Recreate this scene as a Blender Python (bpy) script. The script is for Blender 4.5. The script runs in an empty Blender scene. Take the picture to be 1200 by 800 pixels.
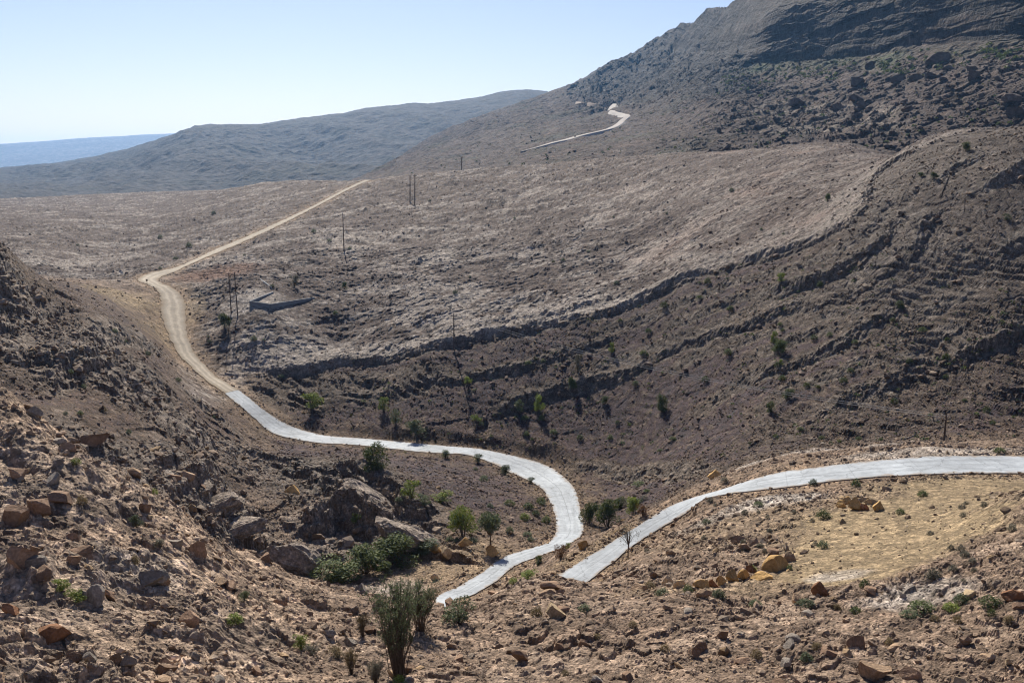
import bpy, math, random, time
import numpy as np
from mathutils import Vector, Matrix

T0 = time.time()
SC = bpy.context.scene
COL = SC.collection
RND = random.Random(7)
F, V0, CU, CV = 1160.0, 190.0, 600.0, 400.0       # lens in pixels of a 1200 px wide frame, eye-level row
TH = math.atan((CV - V0) / F)
CT, ST = math.cos(TH), math.sin(TH)
CZ = 60.0                                          # height of the photographer above datum


def ps(u, v):
    a, b = (u - CU) / F, (CV - v) / F
    k = CT + b * ST
    return a / k, (b * CT - ST) / k


def W(u, v, Y):
    p, s = ps(u, v)
    return np.array([p * Y, Y, CZ + s * Y])


def to_uv(p, s):
    # inverse of ps
    k = 1.0 / (CT - s * ST)          # 1/depth factor
    b = (s * CT + ST) * k
    kk = CT + b * ST
    return CU + F * p * kk, CV - F * b


def sm(a, b, x):
    t = np.clip((x - a) / (b - a), 0, 1)
    return t * t * (3 - 2 * t)


# ------------------------------------------------------------------ noise
_rng = np.random.default_rng(11)
PERM = np.concatenate([_rng.permutation(256)] * 3).astype(np.int32)
_ang = _rng.random(256) * 2 * np.pi
GX, GY = np.cos(_ang).astype(np.float32), np.sin(_ang).astype(np.float32)
RV = [_rng.random(256).astype(np.float32) for _ in range(5)]


def perlin(x, y, seed=0):
    x = np.asarray(x, np.float32) + seed * 17.31
    y = np.asarray(y, np.float32) + seed * 9.77
    xf, yf = np.floor(x), np.floor(y)
    xi, yi = xf.astype(np.int32) & 255, yf.astype(np.int32) & 255
    fx, fy = x - xf, y - yf
    ux, uy = fx * fx * fx * (fx * (fx * 6 - 15) + 10), fy * fy * fy * (fy * (fy * 6 - 15) + 10)
    a, b = PERM[xi], PERM[xi + 1]
    h00, h01, h10, h11 = PERM[a + yi], PERM[a + yi + 1], PERM[b + yi], PERM[b + yi + 1]
    n00 = GX[h00] * fx + GY[h00] * fy
    n10 = GX[h10] * (fx - 1) + GY[h10] * fy
    n01 = GX[h01] * fx + GY[h01] * (fy - 1)
    n11 = GX[h11] * (fx - 1) + GY[h11] * (fy - 1)
    n0 = n00 + ux * (n10 - n00)
    n1 = n01 + ux * (n11 - n01)
    return (n0 + uy * (n1 - n0)) * 1.45


def fbm(x, y, o=4, seed=0, g=.5, ridge=False):
    r, a, t = 0, 1.0, 0.0
    for i in range(o):
        n = perlin(x * (2.03 ** i), y * (2.03 ** i), seed + i * 3)
        if ridge:
            n = 1 - 2 * np.abs(n)
        r = r + a * n
        t += a
        a *= g
    return r / t


def worley(x, y, seed=0):
    """F1, F2, two random numbers of the nearest cell, offset from its centre"""
    x = np.asarray(x, np.float32) + seed * 31.7
    y = np.asarray(y, np.float32) + seed * 12.9
    xf, yf = np.floor(x), np.floor(y)
    f1 = np.full(x.shape, 9, np.float32)
    f2 = f1.copy()
    hid = np.zeros(x.shape, np.int32)
    ox, oy = np.zeros_like(f1), np.zeros_like(f1)
    for i in (-1, 0, 1):
        for j in (-1, 0, 1):
            cx, cy = xf + i, yf + j
            h = PERM[PERM[cx.astype(np.int32) & 255] + (cy.astype(np.int32) & 255)]
            dx, dy = x - cx - RV[0][h], y - cy - RV[1][h]
            d = np.maximum(np.abs(dx) + .35 * np.abs(dy), np.abs(dy) + .35 * np.abs(dx))
            near = d < f1
            f2 = np.where(near, f1, np.minimum(f2, d))
            hid = np.where(near, h, hid)
            ox = np.where(near, dx, ox)
            oy = np.where(near, dy, oy)
            f1 = np.minimum(f1, d)
    return f1, f2, RV[2][hid], RV[3][hid], RV[4][hid], ox, oy


# ------------------------------------------------------------------ ground shape: survey points (pixel column, pixel row, metres away)
COLS = {
    0: [(1300, 10), (1000, 17), (800, 27), (700, 35), (600, 45), (520, 53), (460, 60), (500, 71), (512, 85), (482, 98), (458, 108),
        (400, 122), (340, 138), (292, 150), (310, 175), (325, 230), (315, 280), (295, 330), (270, 430), (250, 600), (238, 880)],
    50: [(800, 27.5), (690, 36), (590, 46), (503, 57), (540, 69), (540, 85), (505, 98), (480, 106), (420, 124), (370, 145), (328, 168),
         (333, 210), (326, 250), (312, 290), (292, 340)],
    100: [(1300, 10), (1000, 17), (800, 28), (700, 37), (620, 45), (540, 54), (577, 66), (572, 85), (548, 95), (530, 101), (480, 112), (420, 130),
          (370, 160), (345, 200), (334, 225), (322, 290), (300, 345), (270, 430), (248, 620), (233, 870)],
    200: [(1300, 10.5), (1000, 18), (800, 31), (720, 38), (650, 46), (600, 53), (642, 64), (648, 80), (622, 93), (590, 101), (560, 109),
          (500, 128), (450, 160), (428, 195), (300, 325), (270, 420), (245, 620), (228, 850)],
    300: [(1300, 11), (1000, 18.5), (800, 34), (740, 41), (690, 50), (660, 57), (695, 68), (700, 82), (680, 95), (650, 104), (600, 120),
          (560, 135), (530, 158), (512, 178), (458, 205), (430, 213), (400, 222), (370, 232), (340, 247), (300, 290), (240, 470), (217, 640)],
    400: [(1300, 11), (1000, 19), (800, 36), (770, 40), (740, 45), (710, 53), (692, 59), (722, 71), (716, 84), (690, 98), (665, 106),
          (640, 113), (600, 124), (560, 142), (532, 166), (480, 197), (450, 206), (428, 214), (400, 232), (360, 247), (320, 275),
          (285, 310), (250, 390)],
    500: [(1300, 11), (1000, 19), (800, 37), (760, 43), (733, 49), (717, 55), (710, 60), (738, 72), (745, 82), (725, 91), (705, 97), (672, 106),
          (640, 115), (600, 128), (560, 148), (538, 168), (490, 190), (450, 202), (412, 212), (400, 220), (360, 240), (320, 270), (280, 315),
          (240, 385), (204, 480)],
    600: [(1300, 11), (1000, 19), (800, 38), (750, 45), (720, 51), (700, 57), (685, 64), (715, 74), (735, 79), (712, 88), (686, 98), (640, 118),
          (600, 136), (570, 155), (520, 183), (480, 192), (440, 202), (395, 214), (370, 228), (330, 255), (280, 305), (240, 360), (215, 410),
          (199, 450)],
    545: [(722, 56), (709, 62), (735, 73)],
    645: [(680, 66), (677, 70), (712, 77)],
    680: [(800, 38), (750, 45), (710, 54), (690, 61), (684, 68), (698, 76), (650, 96), (634, 101), (642, 112), (632, 126), (560, 167),
          (540, 174), (500, 184), (450, 196), (400, 208), (373, 215), (350, 230), (300, 270), (250, 325), (220, 370), (191, 430)],
    740: [(800, 38), (750, 45), (710, 53), (690, 61), (672, 71), (655, 82), (614, 98), (618, 110), (606, 130), (597, 137), (580, 148),
          (555, 162), (530, 170), (500, 178), (450, 190), (400, 204), (355, 218), (330, 235), (280, 280), (230, 335), (186, 415)],
    800: [(1300, 11), (1000, 19), (800, 38), (750, 44.5), (700, 55), (660, 69), (630, 81), (608, 90), (582, 100), (586, 112), (574, 128),
          (560, 140), (545, 150), (520, 160), (480, 172), (430, 186), (380, 200), (333, 214), (300, 238), (250, 285), (210, 335), (181, 400)],
    900: [(1300, 11), (1000, 19), (800, 37.5), (750, 44), (700, 54), (660, 64), (620, 75), (590, 83), (549, 98), (543, 107), (535, 125),
          (525, 140), (500, 150), (460, 162), (410, 176), (360, 190), (303, 208), (270, 228), (230, 265), (195, 310), (175, 370)],
    1000: [(1300, 11), (1000, 19), (800, 37), (750, 43), (700, 51), (660, 60), (620, 70), (590, 78), (570, 84), (536, 97), (529, 107),
           (522, 122), (510, 135), (480, 145), (430, 158), (380, 170), (330, 183), (280, 196), (264, 201), (240, 215), (210, 250), (185, 300),
           (169, 350)],
    1100: [(800, 36.5), (750, 42), (700, 48), (660, 55), (620, 64), (590, 73), (565, 83), (528, 98), (522, 108), (518, 122), (505, 132),
           (470, 142), (420, 154), (370, 165), (320, 176), (270, 188), (230, 199), (195, 212), (160, 240)],
    1200: [(1300, 11), (1000, 19), (800, 36), (750, 40), (700, 45), (660, 50), (620, 56), (590, 61), (575, 65), (582, 74), (562, 83),
           (527, 99), (520, 108), (515, 120), (500, 130), (460, 140), (410, 150), (360, 160), (300, 172), (250, 184), (200, 196), (163, 208),
           (150, 224)],
}
for a, b in ((-160, 0), (-520, 0), (-1000, 0), (1360, 1200), (1720, 1200), (2200, 1200)):
    COLS[a] = COLS[b]

ROAD_A = [  # the road that comes in on the right: far edge, near edge
    (1500, 543, 91, 1500, 565, 85), (1400, 540, 91, 1400, 562, 85), (1300, 537, 91.5, 1300, 558, 86), (1200, 534.5, 92, 1200, 554.5, 86.3),
    (1100, 535, 92.5, 1100, 554.5, 87), (1000, 543, 93, 1000, 560, 88), (901, 555.5, 94.5, 901, 573.5, 89.5), (850, 567, 96, 852, 582, 91.5),
    (822, 577, 97, 827, 589, 93), (798, 588.5, 97, 804, 599, 93.7), (770, 604, 96, 779, 613, 93), (745, 619.5, 94.5, 753, 629, 91.8),
    (720, 634, 92.5, 730, 646, 89.4), (687.5, 656, 89.5, 702, 668, 86), (654, 676, 86.5, 673, 688, 82.6), (630, 700, 84, 640, 716, 79),
    (598, 722, 83, 598, 748, 76), (565, 728, 85, 548, 752, 80), (540, 720, 90, 510, 727, 88)]
ROAD_B = [  # climbs out of the gully and round the bend: left edge, right edge
    (540, 720, 90, 510, 727, 88)[3:] + (540, 720, 90), (513, 697, 98, 533, 704, 96.5), (535, 688.5, 100.5, 552, 698, 98.5),
    (562, 671.5, 105, 580, 682, 102.5), (589, 653, 111, 604, 663, 108.5), (616, 643, 115, 634, 651, 112.5), (640, 636.5, 119, 660, 641, 117),
    (650, 627, 124, 680, 628, 124), (651.5, 614, 132, 684, 616, 132), (650, 601, 140, 681, 603, 140), (641, 580.6, 152, 677, 583, 152),
    (629.5, 567, 160, 668, 568, 163), (602.5, 552, 168, 640, 548.8, 176), (575.5, 540, 173, 606, 537.5, 179),
    (545, 532, 176, 560, 526, 181.5), (498, 529.5, 176, 505, 521, 182.5), (424, 521, 180, 428, 514.5, 186), (380, 519.3, 181, 385, 510.5, 187),
    (354.4, 515.5, 183, 363, 507, 189), (324, 508, 185, 336, 498, 190.5), (304, 493, 189, 314, 484.5, 193), (280, 475.5, 194, 297, 469, 196),
    (263, 462.5, 199, 280, 455, 201)]
ROAD_C = [  # unpaved
    (263, 462.5, 199, 280, 455, 201), (248, 451, 203, 268, 449, 204), (233, 439, 207, 253, 440, 208), (209, 415, 217, 230, 415, 217),
    (196, 390, 227, 220, 392, 227), (189, 368, 237, 218, 371, 237), (188, 350, 247, 216, 351, 247), (180, 338, 254, 206, 338, 254),
    (166, 331.5, 259, 190, 331, 259), (161, 326.5, 264.5, 186, 327.5, 263), (180, 319, 276, 189, 323.5, 270), (209, 311.5, 285, 210, 316, 280), (250, 293.3, 322, 251, 298, 314),
    (290, 276.7, 352, 291, 280.7, 345), (331, 258.3, 386, 332, 261.7, 379), (370, 239.2, 430, 371, 242.2, 424), (400, 223.7, 468, 401, 226.2, 462),
    (418, 214.8, 490, 420, 217.2, 485), (430, 210.3, 505, 433, 212.2, 500), (445, 212, 540, 447, 213, 535)]


def catmull(P, step):
    P = np.array(P, float)
    n = len(P)
    out = []
    for i in range(n - 1):
        p0, p1, p2, p3 = P[max(i - 1, 0)], P[i], P[i + 1], P[min(i + 2, n - 1)]
        c = np.linalg.norm((p2[:3] + p2[3:] - p1[:3] - p1[3:]) / 2) if P.shape[1] == 6 else np.linalg.norm(p2 - p1)
        k = max(2, int(c / step))
        t = np.linspace(0, 1, k, endpoint=False)[:, None]
        m1, m2 = (p2 - p0) / 2, (p3 - p1) / 2
        if i == 0: m1 = p2 - p1
        if i == n - 2: m2 = p2 - p1
        h = (2 * t**3 - 3 * t**2 + 1) * p1 + (t**3 - 2 * t**2 + t) * m1 + (-2 * t**3 + 3 * t**2) * p2 + (t**3 - t**2) * m2
        out.append(h)
    out.append(P[-1:])
    return np.concatenate(out)


def road_samples(R, step):
    e = [np.concatenate([W(*r[:3]), W(*r[3:])]) for r in R]
    E = catmull(e, step)
    c = (E[:, :3] + E[:, 3:]) / 2
    for _ in range(int(3 / step)):
        c[1:-1] = (c[:-2] + 2 * c[1:-1] + c[2:]) / 4
    t = np.gradient(c[:, :2], axis=0); t /= np.linalg.norm(t, axis=1)[:, None]
    n = np.c_[-t[:, 1], t[:, 0]]
    d = E[:, 3:] - E[:, :3]
    lat = (d[:, :2] * n).sum(1)
    sg = np.sign(np.median(lat))
    n = n * sg
    hw = np.clip(np.abs(lat) / 2, .95, 4.5)
    fall = np.clip(d[:, 2] / (2 * hw), -.07, .07)
    k = np.ones(9) / 9
    hw = np.convolve(np.pad(hw, 4, 'edge'), k, 'valid'); fall = np.convolve(np.pad(fall, 4, 'edge'), k, 'valid')
    Lf = np.c_[c[:, :2] - n * hw[:, None], c[:, 2] - fall * hw]
    Rt = np.c_[c[:, :2] + n * hw[:, None], c[:, 2] + fall * hw]
    return np.c_[Lf, Rt]


RA, RB, RC = road_samples(ROAD_A, .4), road_samples(ROAD_B, .4), road_samples(ROAD_C, .7)

pts = []
for u, lst in COLS.items():
    for v, Y in lst:
        p, s = ps(u, v)
        pts.append((p, math.log(Y), s))
    p, s = ps(u, lst[-1][0])
    Yc = lst[-1][1]
    if u in (50, 300, 400, 545, 645): continue
    zc = s * Yc
    for k, dz in ((1.3, 7), (1.9, 28)):
        if Yc * k < 1500:
            pts.append((p, math.log(Yc * k), (zc - dz) / (Yc * k)))
    pts.append((p, math.log(1700), -120 / 1700))
for R in (RA, RB, RC):
    for e in R[::max(1, len(R) // 45)]:
        c = (e[:3] + e[3:]) / 2
        pts.append((c[0] / c[1], math.log(c[1]), (c[2] - CZ) / c[1]))
pts = np.array(pts)
KQ = .42


class TPS:
    def __init__(s, P, lam=2e-5, kq=KQ):
        s.kq = kq
        X = np.c_[P[:, 0], P[:, 1] * kq]
        n = len(X)
        d2 = ((X[:, None] - X[None]) ** 2).sum(-1)
        K = .5 * d2 * np.log(d2 + 1e-12) + lam * np.eye(n)
        Q = np.c_[np.ones(n), X]
        A = np.block([[K, Q], [Q.T, np.zeros((3, 3))]])
        s.X, s.c = X, np.linalg.solve(A, np.r_[P[:, 2], 0, 0, 0])

    def __call__(s, p, q):
        q = q * s.kq
        out = np.empty(p.size)
        pf, qf = p.ravel(), q.ravel()
        for i in range(0, p.size, 20000):
            a, b = pf[i:i + 20000], qf[i:i + 20000]
            d2 = (a[:, None] - s.X[None, :, 0]) ** 2 + (b[:, None] - s.X[None, :, 1]) ** 2
            out[i:i + 20000] = (.5 * d2 * np.log(d2 + 1e-12)) @ s.c[:-3] + s.c[-3] + s.c[-2] * a + s.c[-1] * b
        return out.reshape(p.shape)


def cr_weights(x, x0, dx, n):
    t = (x - x0) / dx
    i = np.clip(np.floor(t).astype(int), 1, n - 3)
    f = t - i
    w = [(-f + 2 * f**2 - f**3) / 2, (2 - 5 * f**2 + 3 * f**3) / 2, (f + 4 * f**2 - 3 * f**3) / 2, (-f**2 + f**3) / 2]
    return i, w


def upsample(C, q, q0, dq, p, p0, dp):
    i, w = cr_weights(q, q0, dq, C.shape[0])
    S = sum(w[k][:, None] * C[i - 1 + k] for k in range(4))
    i, w = cr_weights(p, p0, dp, C.shape[1])
    return sum(w[k][None] * S[:, i - 1 + k] for k in range(4))


tps = TPS(pts)
cq, cp = np.linspace(math.log(7.5), math.log(1800), 460), np.linspace(-1.35, 1.35, 420)
CG = tps(np.broadcast_to(cp[None], (460, 420)).copy(), np.broadcast_to(cq[:, None], (460, 420)).copy())

side = .615 + np.cumsum(np.linspace(.003, .018, 60))
pc = np.concatenate([-side[::-1], np.arange(-.615, .6151, .00102), side])


def ar(a, b, st):
    return np.arange(math.log(a), math.log(b), st)


qr = np.concatenate([ar(8, 25, .012), ar(25, 130, .0022), ar(130, 300, .0021), ar(300, 1050, .0045), ar(1050, 26000, .06)])
YR = np.exp(qr)
NR, NC = len(qr), len(pc)
S = upsample(CG, np.minimum(qr, cq[-3]), cq[0], cq[1] - cq[0], pc, cp[0], cp[1] - cp[0])
far = sm(1050, 1650, YR)[:, None]
Z = (S * YR[:, None]) * (1 - far) + (-150 - 0 * S) * far
Z = Z.astype(np.float64)
Y2 = np.broadcast_to(YR[:, None], Z.shape)
X2 = pc[None] * YR[:, None]
print('base', NR, NC, time.time() - T0)


def hit(u, v, zz=None, ymin=0):
    """where the line of sight through a pixel meets the ground"""
    zz = Z if zz is None else zz
    p, s = ps(u, v)
    c = int(np.clip(np.searchsorted(pc, p), 1, NC - 1))
    t = (p - pc[c - 1]) / (pc[c] - pc[c - 1])
    col = (zz[:, c - 1] * (1 - t) + zz[:, c] * t) / YR
    ok = np.nonzero((col >= s) & (YR > ymin))[0]
    i = int(ok[0]) if len(ok) else NR - 80
    if i < 1: i = 1
    a, b = col[i - 1], col[i]
    f = 0 if b == a else np.clip((s - a) / (b - a), 0, 1)
    Y = YR[i - 1] + f * (YR[i] - YR[i - 1])
    return np.array([p * Y, Y])


def gz(x, y):
    x, y = np.atleast_1d(x).astype(float), np.atleast_1d(y).astype(float)
    q = np.log(y)
    i = np.clip(np.searchsorted(qr, q), 1, NR - 1)
    p = x / y
    c = np.clip(np.searchsorted(pc, p), 1, NC - 1)
    tq = np.clip((y - YR[i - 1]) / (YR[i] - YR[i - 1]), 0, 1)
    tp = np.clip((p - pc[c - 1]) / (pc[c] - pc[c - 1]), 0, 1)
    return (Z[i - 1, c - 1] * (1 - tp) + Z[i - 1, c] * tp) * (1 - tq) + (Z[i, c - 1] * (1 - tp) + Z[i, c] * tp) * tq + CZ


def rows(y0, y1):
    return slice(int(np.searchsorted(YR, y0)), int(np.searchsorted(YR, y1)))


def sdist(X, Y, L, lim=30):
    """signed distance to a polyline (positive on its far/left-hand side)"""
    best = np.full(X.shape, 1e9)
    sg = np.ones(X.shape)
    for a, b in zip(L[:-1], L[1:]):
        d = b - a
        l2 = d @ d + 1e-9
        t = np.clip(((X - a[0]) * d[0] + (Y - a[1]) * d[1]) / l2, 0, 1)
        ex, ey = X - a[0] - t * d[0], Y - a[1] - t * d[1]
        dd = ex * ex + ey * ey
        cr = d[0] * ey - d[1] * ex
        m = dd < best
        best = np.where(m, dd, best)
        sg = np.where(m, np.where(cr >= 0, 1, -1), sg)
    return np.sqrt(best) * sg


def line_hits(L, ymin=0):
    return np.array([hit(u, v, ymin=ymin) for u, v in L])


def ell(cu, cv, ru, rv, ymin=0, rot=0):
    """soft blob on the ground: centre by line of sight, radii in metres"""
    c = hit(cu, cv, ymin=ymin)
    dx, dy = X2 - c[0], Y2 - c[1]
    a, b = math.cos(rot), math.sin(rot)
    e = np.sqrt(((dx * a + dy * b) / ru) ** 2 + ((-dx * b + dy * a) / rv) ** 2)
    return 1 - sm(.5, 1.2, e + .3 * N12 + .28 * N3)


# ---- broad noise used everywhere
N12 = fbm(X2 / 9, Y2 / 9, 3, 1).astype(np.float32)
N3 = fbm(X2 / 2.2, Y2 / 2.2, 4, 6, .65).astype(np.float32)
SZ = Z / Y2
UU, VV = to_uv(pc[None], SZ)

# ---- road bed
roaddist = np.full(Z.shape, 99.0)
roadz = np.zeros(Z.shape)
kind = np.zeros(Z.shape, np.int8)
for ki, R in ((1, RA), (2, RB), (3, RC)):
    c = (R[:, :3] + R[:, 3:]) / 2
    hw = np.linalg.norm(R[:, :2] - R[:, 3:5], axis=1) / 2
    lat = (R[:, 3:] - R[:, :3]) / (2 * hw[:, None])       # unit (per horizontal metre) across
    sl = rows(c[:, 1].min() - 10, c[:, 1].max() + 10)
    xs, ys = X2[sl], Y2[sl]
    d0 = np.full(xs.shape, 1e9)
    for k in range(0, len(c), 6):
        d0 = np.minimum(d0, (xs - c[k, 0]) ** 2 + (ys - c[k, 1]) ** 2)
    I = np.nonzero(d0 < 13 ** 2)
    px, py = xs[I], ys[I]
    best, bi = np.full(px.shape, 1e9), np.zeros(px.shape, int)
    for k in range(len(c)):
        d = (px - c[k, 0]) ** 2 + (py - c[k, 1]) ** 2
        m = d < best
        best[m], bi[m] = d[m], k
    lx = (px - c[bi, 0]) * lat[bi, 0] + (py - c[bi, 1]) * lat[bi, 1]
    tg = np.gradient(c, axis=0); tl_ = np.linalg.norm(tg[:, :2], axis=1); tg = tg / tl_[:, None]
    al = np.clip((px - c[bi, 0]) * tg[bi, 0] + (py - c[bi, 1]) * tg[bi, 1], -1.5, 1.5)
    edge = np.sqrt(best) - hw[bi]
    zr = c[bi, 2] - CZ + al * tg[bi, 2] + np.clip(lx, -hw[bi] - 1, hw[bi] + 1) * lat[bi, 2]
    rd, rz, kd = roaddist[sl], roadz[sl], kind[sl]
    m = edge < rd[I]
    J = (I[0][m], I[1][m])
    rd[J], rz[J], kd[J] = edge[m], zr[m], ki
bl = np.where(kind == 1, 5.0, 4.2) + 1.8 * N12
w = 1 - sm(.25, np.maximum(bl, 1.5), roaddist)
Z = Z * (1 - w) + (roadz - .07) * w
keep = sm(-.3, 4.5, roaddist)                # detail fades out towards a road bed
keep2 = sm(.15, 1.6, roaddist)
print('road', time.time() - T0)

# ---- zones
L1 = line_hits([(200, 455), (290, 440), (360, 438), (420, 425), (500, 409), (560, 399), (640, 385), (700, 372), (760, 351), (830, 321), (900, 302),
                (960, 284), (1000, 262), (1016, 238), (1023, 210), (1045, 192), (1075, 177), (1105, 163)], ymin=150)
sl = rows(120, 330)
dL1 = np.full(Z.shape, -99.0)
dL1[sl] = sdist(X2[sl], Y2[sl], L1)
dL1[YR > 329] = 99
plateau = sm(-1, 2, dL1 + 1.5 * N12) * np.maximum(sm(235, 275, Y2), sm(195, 235, UU))
scarp = sm(112, 135, Y2 + 6 * N12) * (1 - plateau) * sm(280, 330, UU + 40 * N12)
near = 1 - sm(66, 92, Y2 + 4 * N12)
midhill = sm(70, 90, Y2) * (1 - sm(270, 330, UU + 30 * N12)) * (1 - sm(215, 250, Y2)) * (1 - plateau)

# ---- ledges
LEDGES = []
RIM = np.zeros(Z.shape, np.float32)
def ledge(L, h, up, dn, jit=1.0, ymin=100, seed=0, lo=.3, pale=.55):
    P = line_hits(L, ymin)
    LEDGES.append((P, h))
    y0, y1 = P[:, 1].min() - 25, P[:, 1].max() + 25
    sl = rows(max(y0, 20), y1)
    xs, ys = X2[sl], Y2[sl]
    m = (xs > P[:, 0].min() - 20) & (xs < P[:, 0].max() + 20)
    I = np.nonzero(m)
    x, y = xs[I], ys[I]
    d = sdist(x, y, P)
    w1, w2, c1, c2, c3, ox, oy = worley(x / 2.6, y / 2.6, 40 + seed)
    d = d + jit * (1.3 * perlin(x / 8, y / 8, 20 + seed) + (c1 - .5) * .8)
    hh = h * np.clip(.8 + .6 * perlin(x / 13, y / 13, 22 + seed) + .35 * (c2 - .5), lo, 1.35)
    tot = np.sqrt((x - P[0, 0]) ** 2 + (y - P[0, 1]) ** 2)
    tot2 = np.sqrt((x - P[-1, 0]) ** 2 + (y - P[-1, 1]) ** 2)
    hh = hh * sm(0, 9, np.minimum(tot, tot2))
    a = 0
    for b in range(3):        # three thin beds, each with a ragged edge of its own
        w1, w2, c1, c2, c3, ox, oy = worley(x / (1.1 + .3 * b), y / (1.3 + .2 * b), 60 + seed + b)
        db = d + b * .75 - .8 + jit * ((c1 - .5) * .9 + .45 * perlin(x / 1.1, y / 1.1, 21 + seed + b * 5) + .8 * perlin(x / 3.5, y / 3.5, 25 + seed + b * 7))
        a = a + np.where(db > 0, np.exp(-np.maximum(db, 0) / up) * sm(-.01, .3, db), -.5 * np.exp(np.minimum(db, 0) / dn) * sm(.01, -.3, db)) / 3
    # two or three beds in the face
    Z[sl][I] = Z[sl][I] + hh * a * keep[sl][I]
    RIM[sl][I] = np.maximum(RIM[sl][I], pale * np.clip(hh / h, 0, 1) * sm(-2.2, -1.2, d) * sm(4.5 * h ** .5, .5, d) * sm(0, 5, np.minimum(tot, tot2)))


ledge([(290, 440), (360, 438), (420, 425), (500, 409), (560, 399), (640, 385), (700, 372), (760, 351), (830, 321), (900, 302),
       (960, 284), (1000, 262), (1016, 238), (1023, 210), (1045, 192), (1075, 177), (1105, 163)], 1.15, 8, 4, .9, seed=1, ymin=150, pale=.55, lo=.25)
ledge([(560, 488), (620, 470), (680, 455), (740, 437), (800, 408), (860, 390), (911, 368), (985, 355), (1012, 340), (1045, 320), (1080, 296),
       (1090, 268), (1100, 240)], 1.1, 6, 4, .7, seed=2, lo=.45)
ledge([(1090, 318), (1137, 316), (1168, 307), (1200, 287), (1260, 270)], 1.3, 6, 4, .7, seed=3)
ledge([(880, 352), (921, 341), (969, 329), (1002, 314), (1036, 280), (1050, 250)], 1.1, 4, 3, seed=4)
ledge([(1050, 245), (1087, 216), (1137, 192), (1185, 169)], .8, 5, 3, .7, seed=5, pale=.8)
ledge([(1120, 240), (1144, 225), (1171, 213), (1200, 196), (1260, 175)], .8, 5, 3, .7, seed=6, pale=.8)
ledge([(1080, 440), (1161, 408), (1200, 392), (1280, 370)], 1.8, 5, 4, seed=7)
ledge([(840, 452), (930, 430), (1000, 400), (1050, 370), (1090, 345)], .8, 5, 3, seed=8)
ledge([(930, 500), (1000, 470), (1060, 440), (1110, 400)], 1.0, 5, 3, seed=9)
ledge([(420, 470), (500, 452), (580, 440), (660, 418), (740, 395)], .9, 4, 3, seed=12, ymin=150)
ledge([(560, 385), (640, 368), (690, 355), (760, 332)], .6, 6, 3, seed=13, ymin=150)
ledge([(20, 464), (81, 446), (135, 430)], 1.8, 5, 3, seed=14, ymin=75)
ledge([(112, 408), (148, 396), (187, 406)], 1.2, 4, 3, seed=15, ymin=75)
ledge([(205, 498), (185, 478), (150, 448), (120, 440)][::-1], 1.6, 4, 3, seed=16, ymin=75)
ledge([(-40, 400), (0, 392), (40, 386)], 1.5, 6, 4, seed=17, ymin=75)
ledge([(-40, 328), (5, 326), (50, 345)], 2.6, 5, 4, .7, seed=50, ymin=75)
ledge([(-40, 362), (15, 358), (60, 372)], 2.6, 5, 4, .7, seed=51, ymin=75)
ledge([(-20, 430), (40, 420), (75, 425)], 1.8, 4, 3, .7, seed=52, ymin=75)
ledge([(150, 436), (185, 448), (230, 482)], 1.8, 4, 3, .6, seed=53, ymin=75, lo=.2)
ledge([(200, 515), (250, 525), (300, 552)], 1.6, 4, 3, .6, seed=54, ymin=75, lo=.2)
ledge([(215, 465), (245, 482), (268, 508)], 1.3, 4, 3, .6, seed=55, ymin=75, lo=.2)
ledge([(300, 580), (340, 590), (385, 615)], 1.6, 4, 3, .6, seed=56, ymin=75, lo=.2)
ledge([(380, 548), (430, 565), (470, 590)], 1.2, 4, 3, .6, seed=57, ymin=75, lo=.2)
ledge([(80, 520), (100, 512), (125, 508)], 1.0, 3, 2, seed=18, ymin=75)
ledge([(108, 552), (150, 548), (185, 560)], 2.6, 5, 3, .3, seed=19, ymin=75)
ledge([(165, 575), (205, 560), (225, 540)], 2.4, 3.5, 2, .3, seed=23, ymin=75)
ledge([(205, 612), (250, 590), (284, 575)], 3.0, 4, 2, .25, seed=24, ymin=75)
ledge([(248, 640), (290, 618), (318, 608)], 3.2, 4, 2, .25, seed=25, ymin=75)
ledge([(320, 545), (400, 560), (470, 600), (510, 630)], 2.4, 5, 4, .7, seed=26, ymin=75)
ledge([(330, 640), (395, 615), (450, 625), (490, 642)], 3.4, 6, 5, .9, seed=27, ymin=75)
ledge([(640, 548), (700, 548), (780, 552), (840, 556)], .8, 4, 3, seed=29, ymin=100)
TL1 = np.array([(420, 425), (500, 409), (560, 399), (640, 385), (700, 372), (760, 351), (830, 321), (900, 302), (960, 284), (1000, 262), (1016, 238), (1023, 210), (1045, 192)], float)
TL2 = np.array([(560, 488), (620, 470), (680, 455), (740, 437), (800, 408), (860, 390), (911, 368), (985, 355), (1012, 340), (1045, 320), (1080, 296), (1090, 268), (1100, 240)], float)
for k, (t, hh_, i0, i1) in enumerate(((.28, .8, 3, 13), (.55, 1.0, 4, 13), (.78, .7, 2, 12), (1.22, .9, 3, 13), (1.5, 1.1, 4, 13), (1.85, .8, 2, 12), (2.25, .9, 3, 11))):
    Lk = TL1 * (1 - t) + TL2 * t
    ledge([tuple(q) for q in Lk[i0:i1]], hh_ * .5, 5, 3, .5, seed=30 + k, ymin=100, lo=.0, pale=.5)
print('ledges', time.time() - T0)

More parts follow.
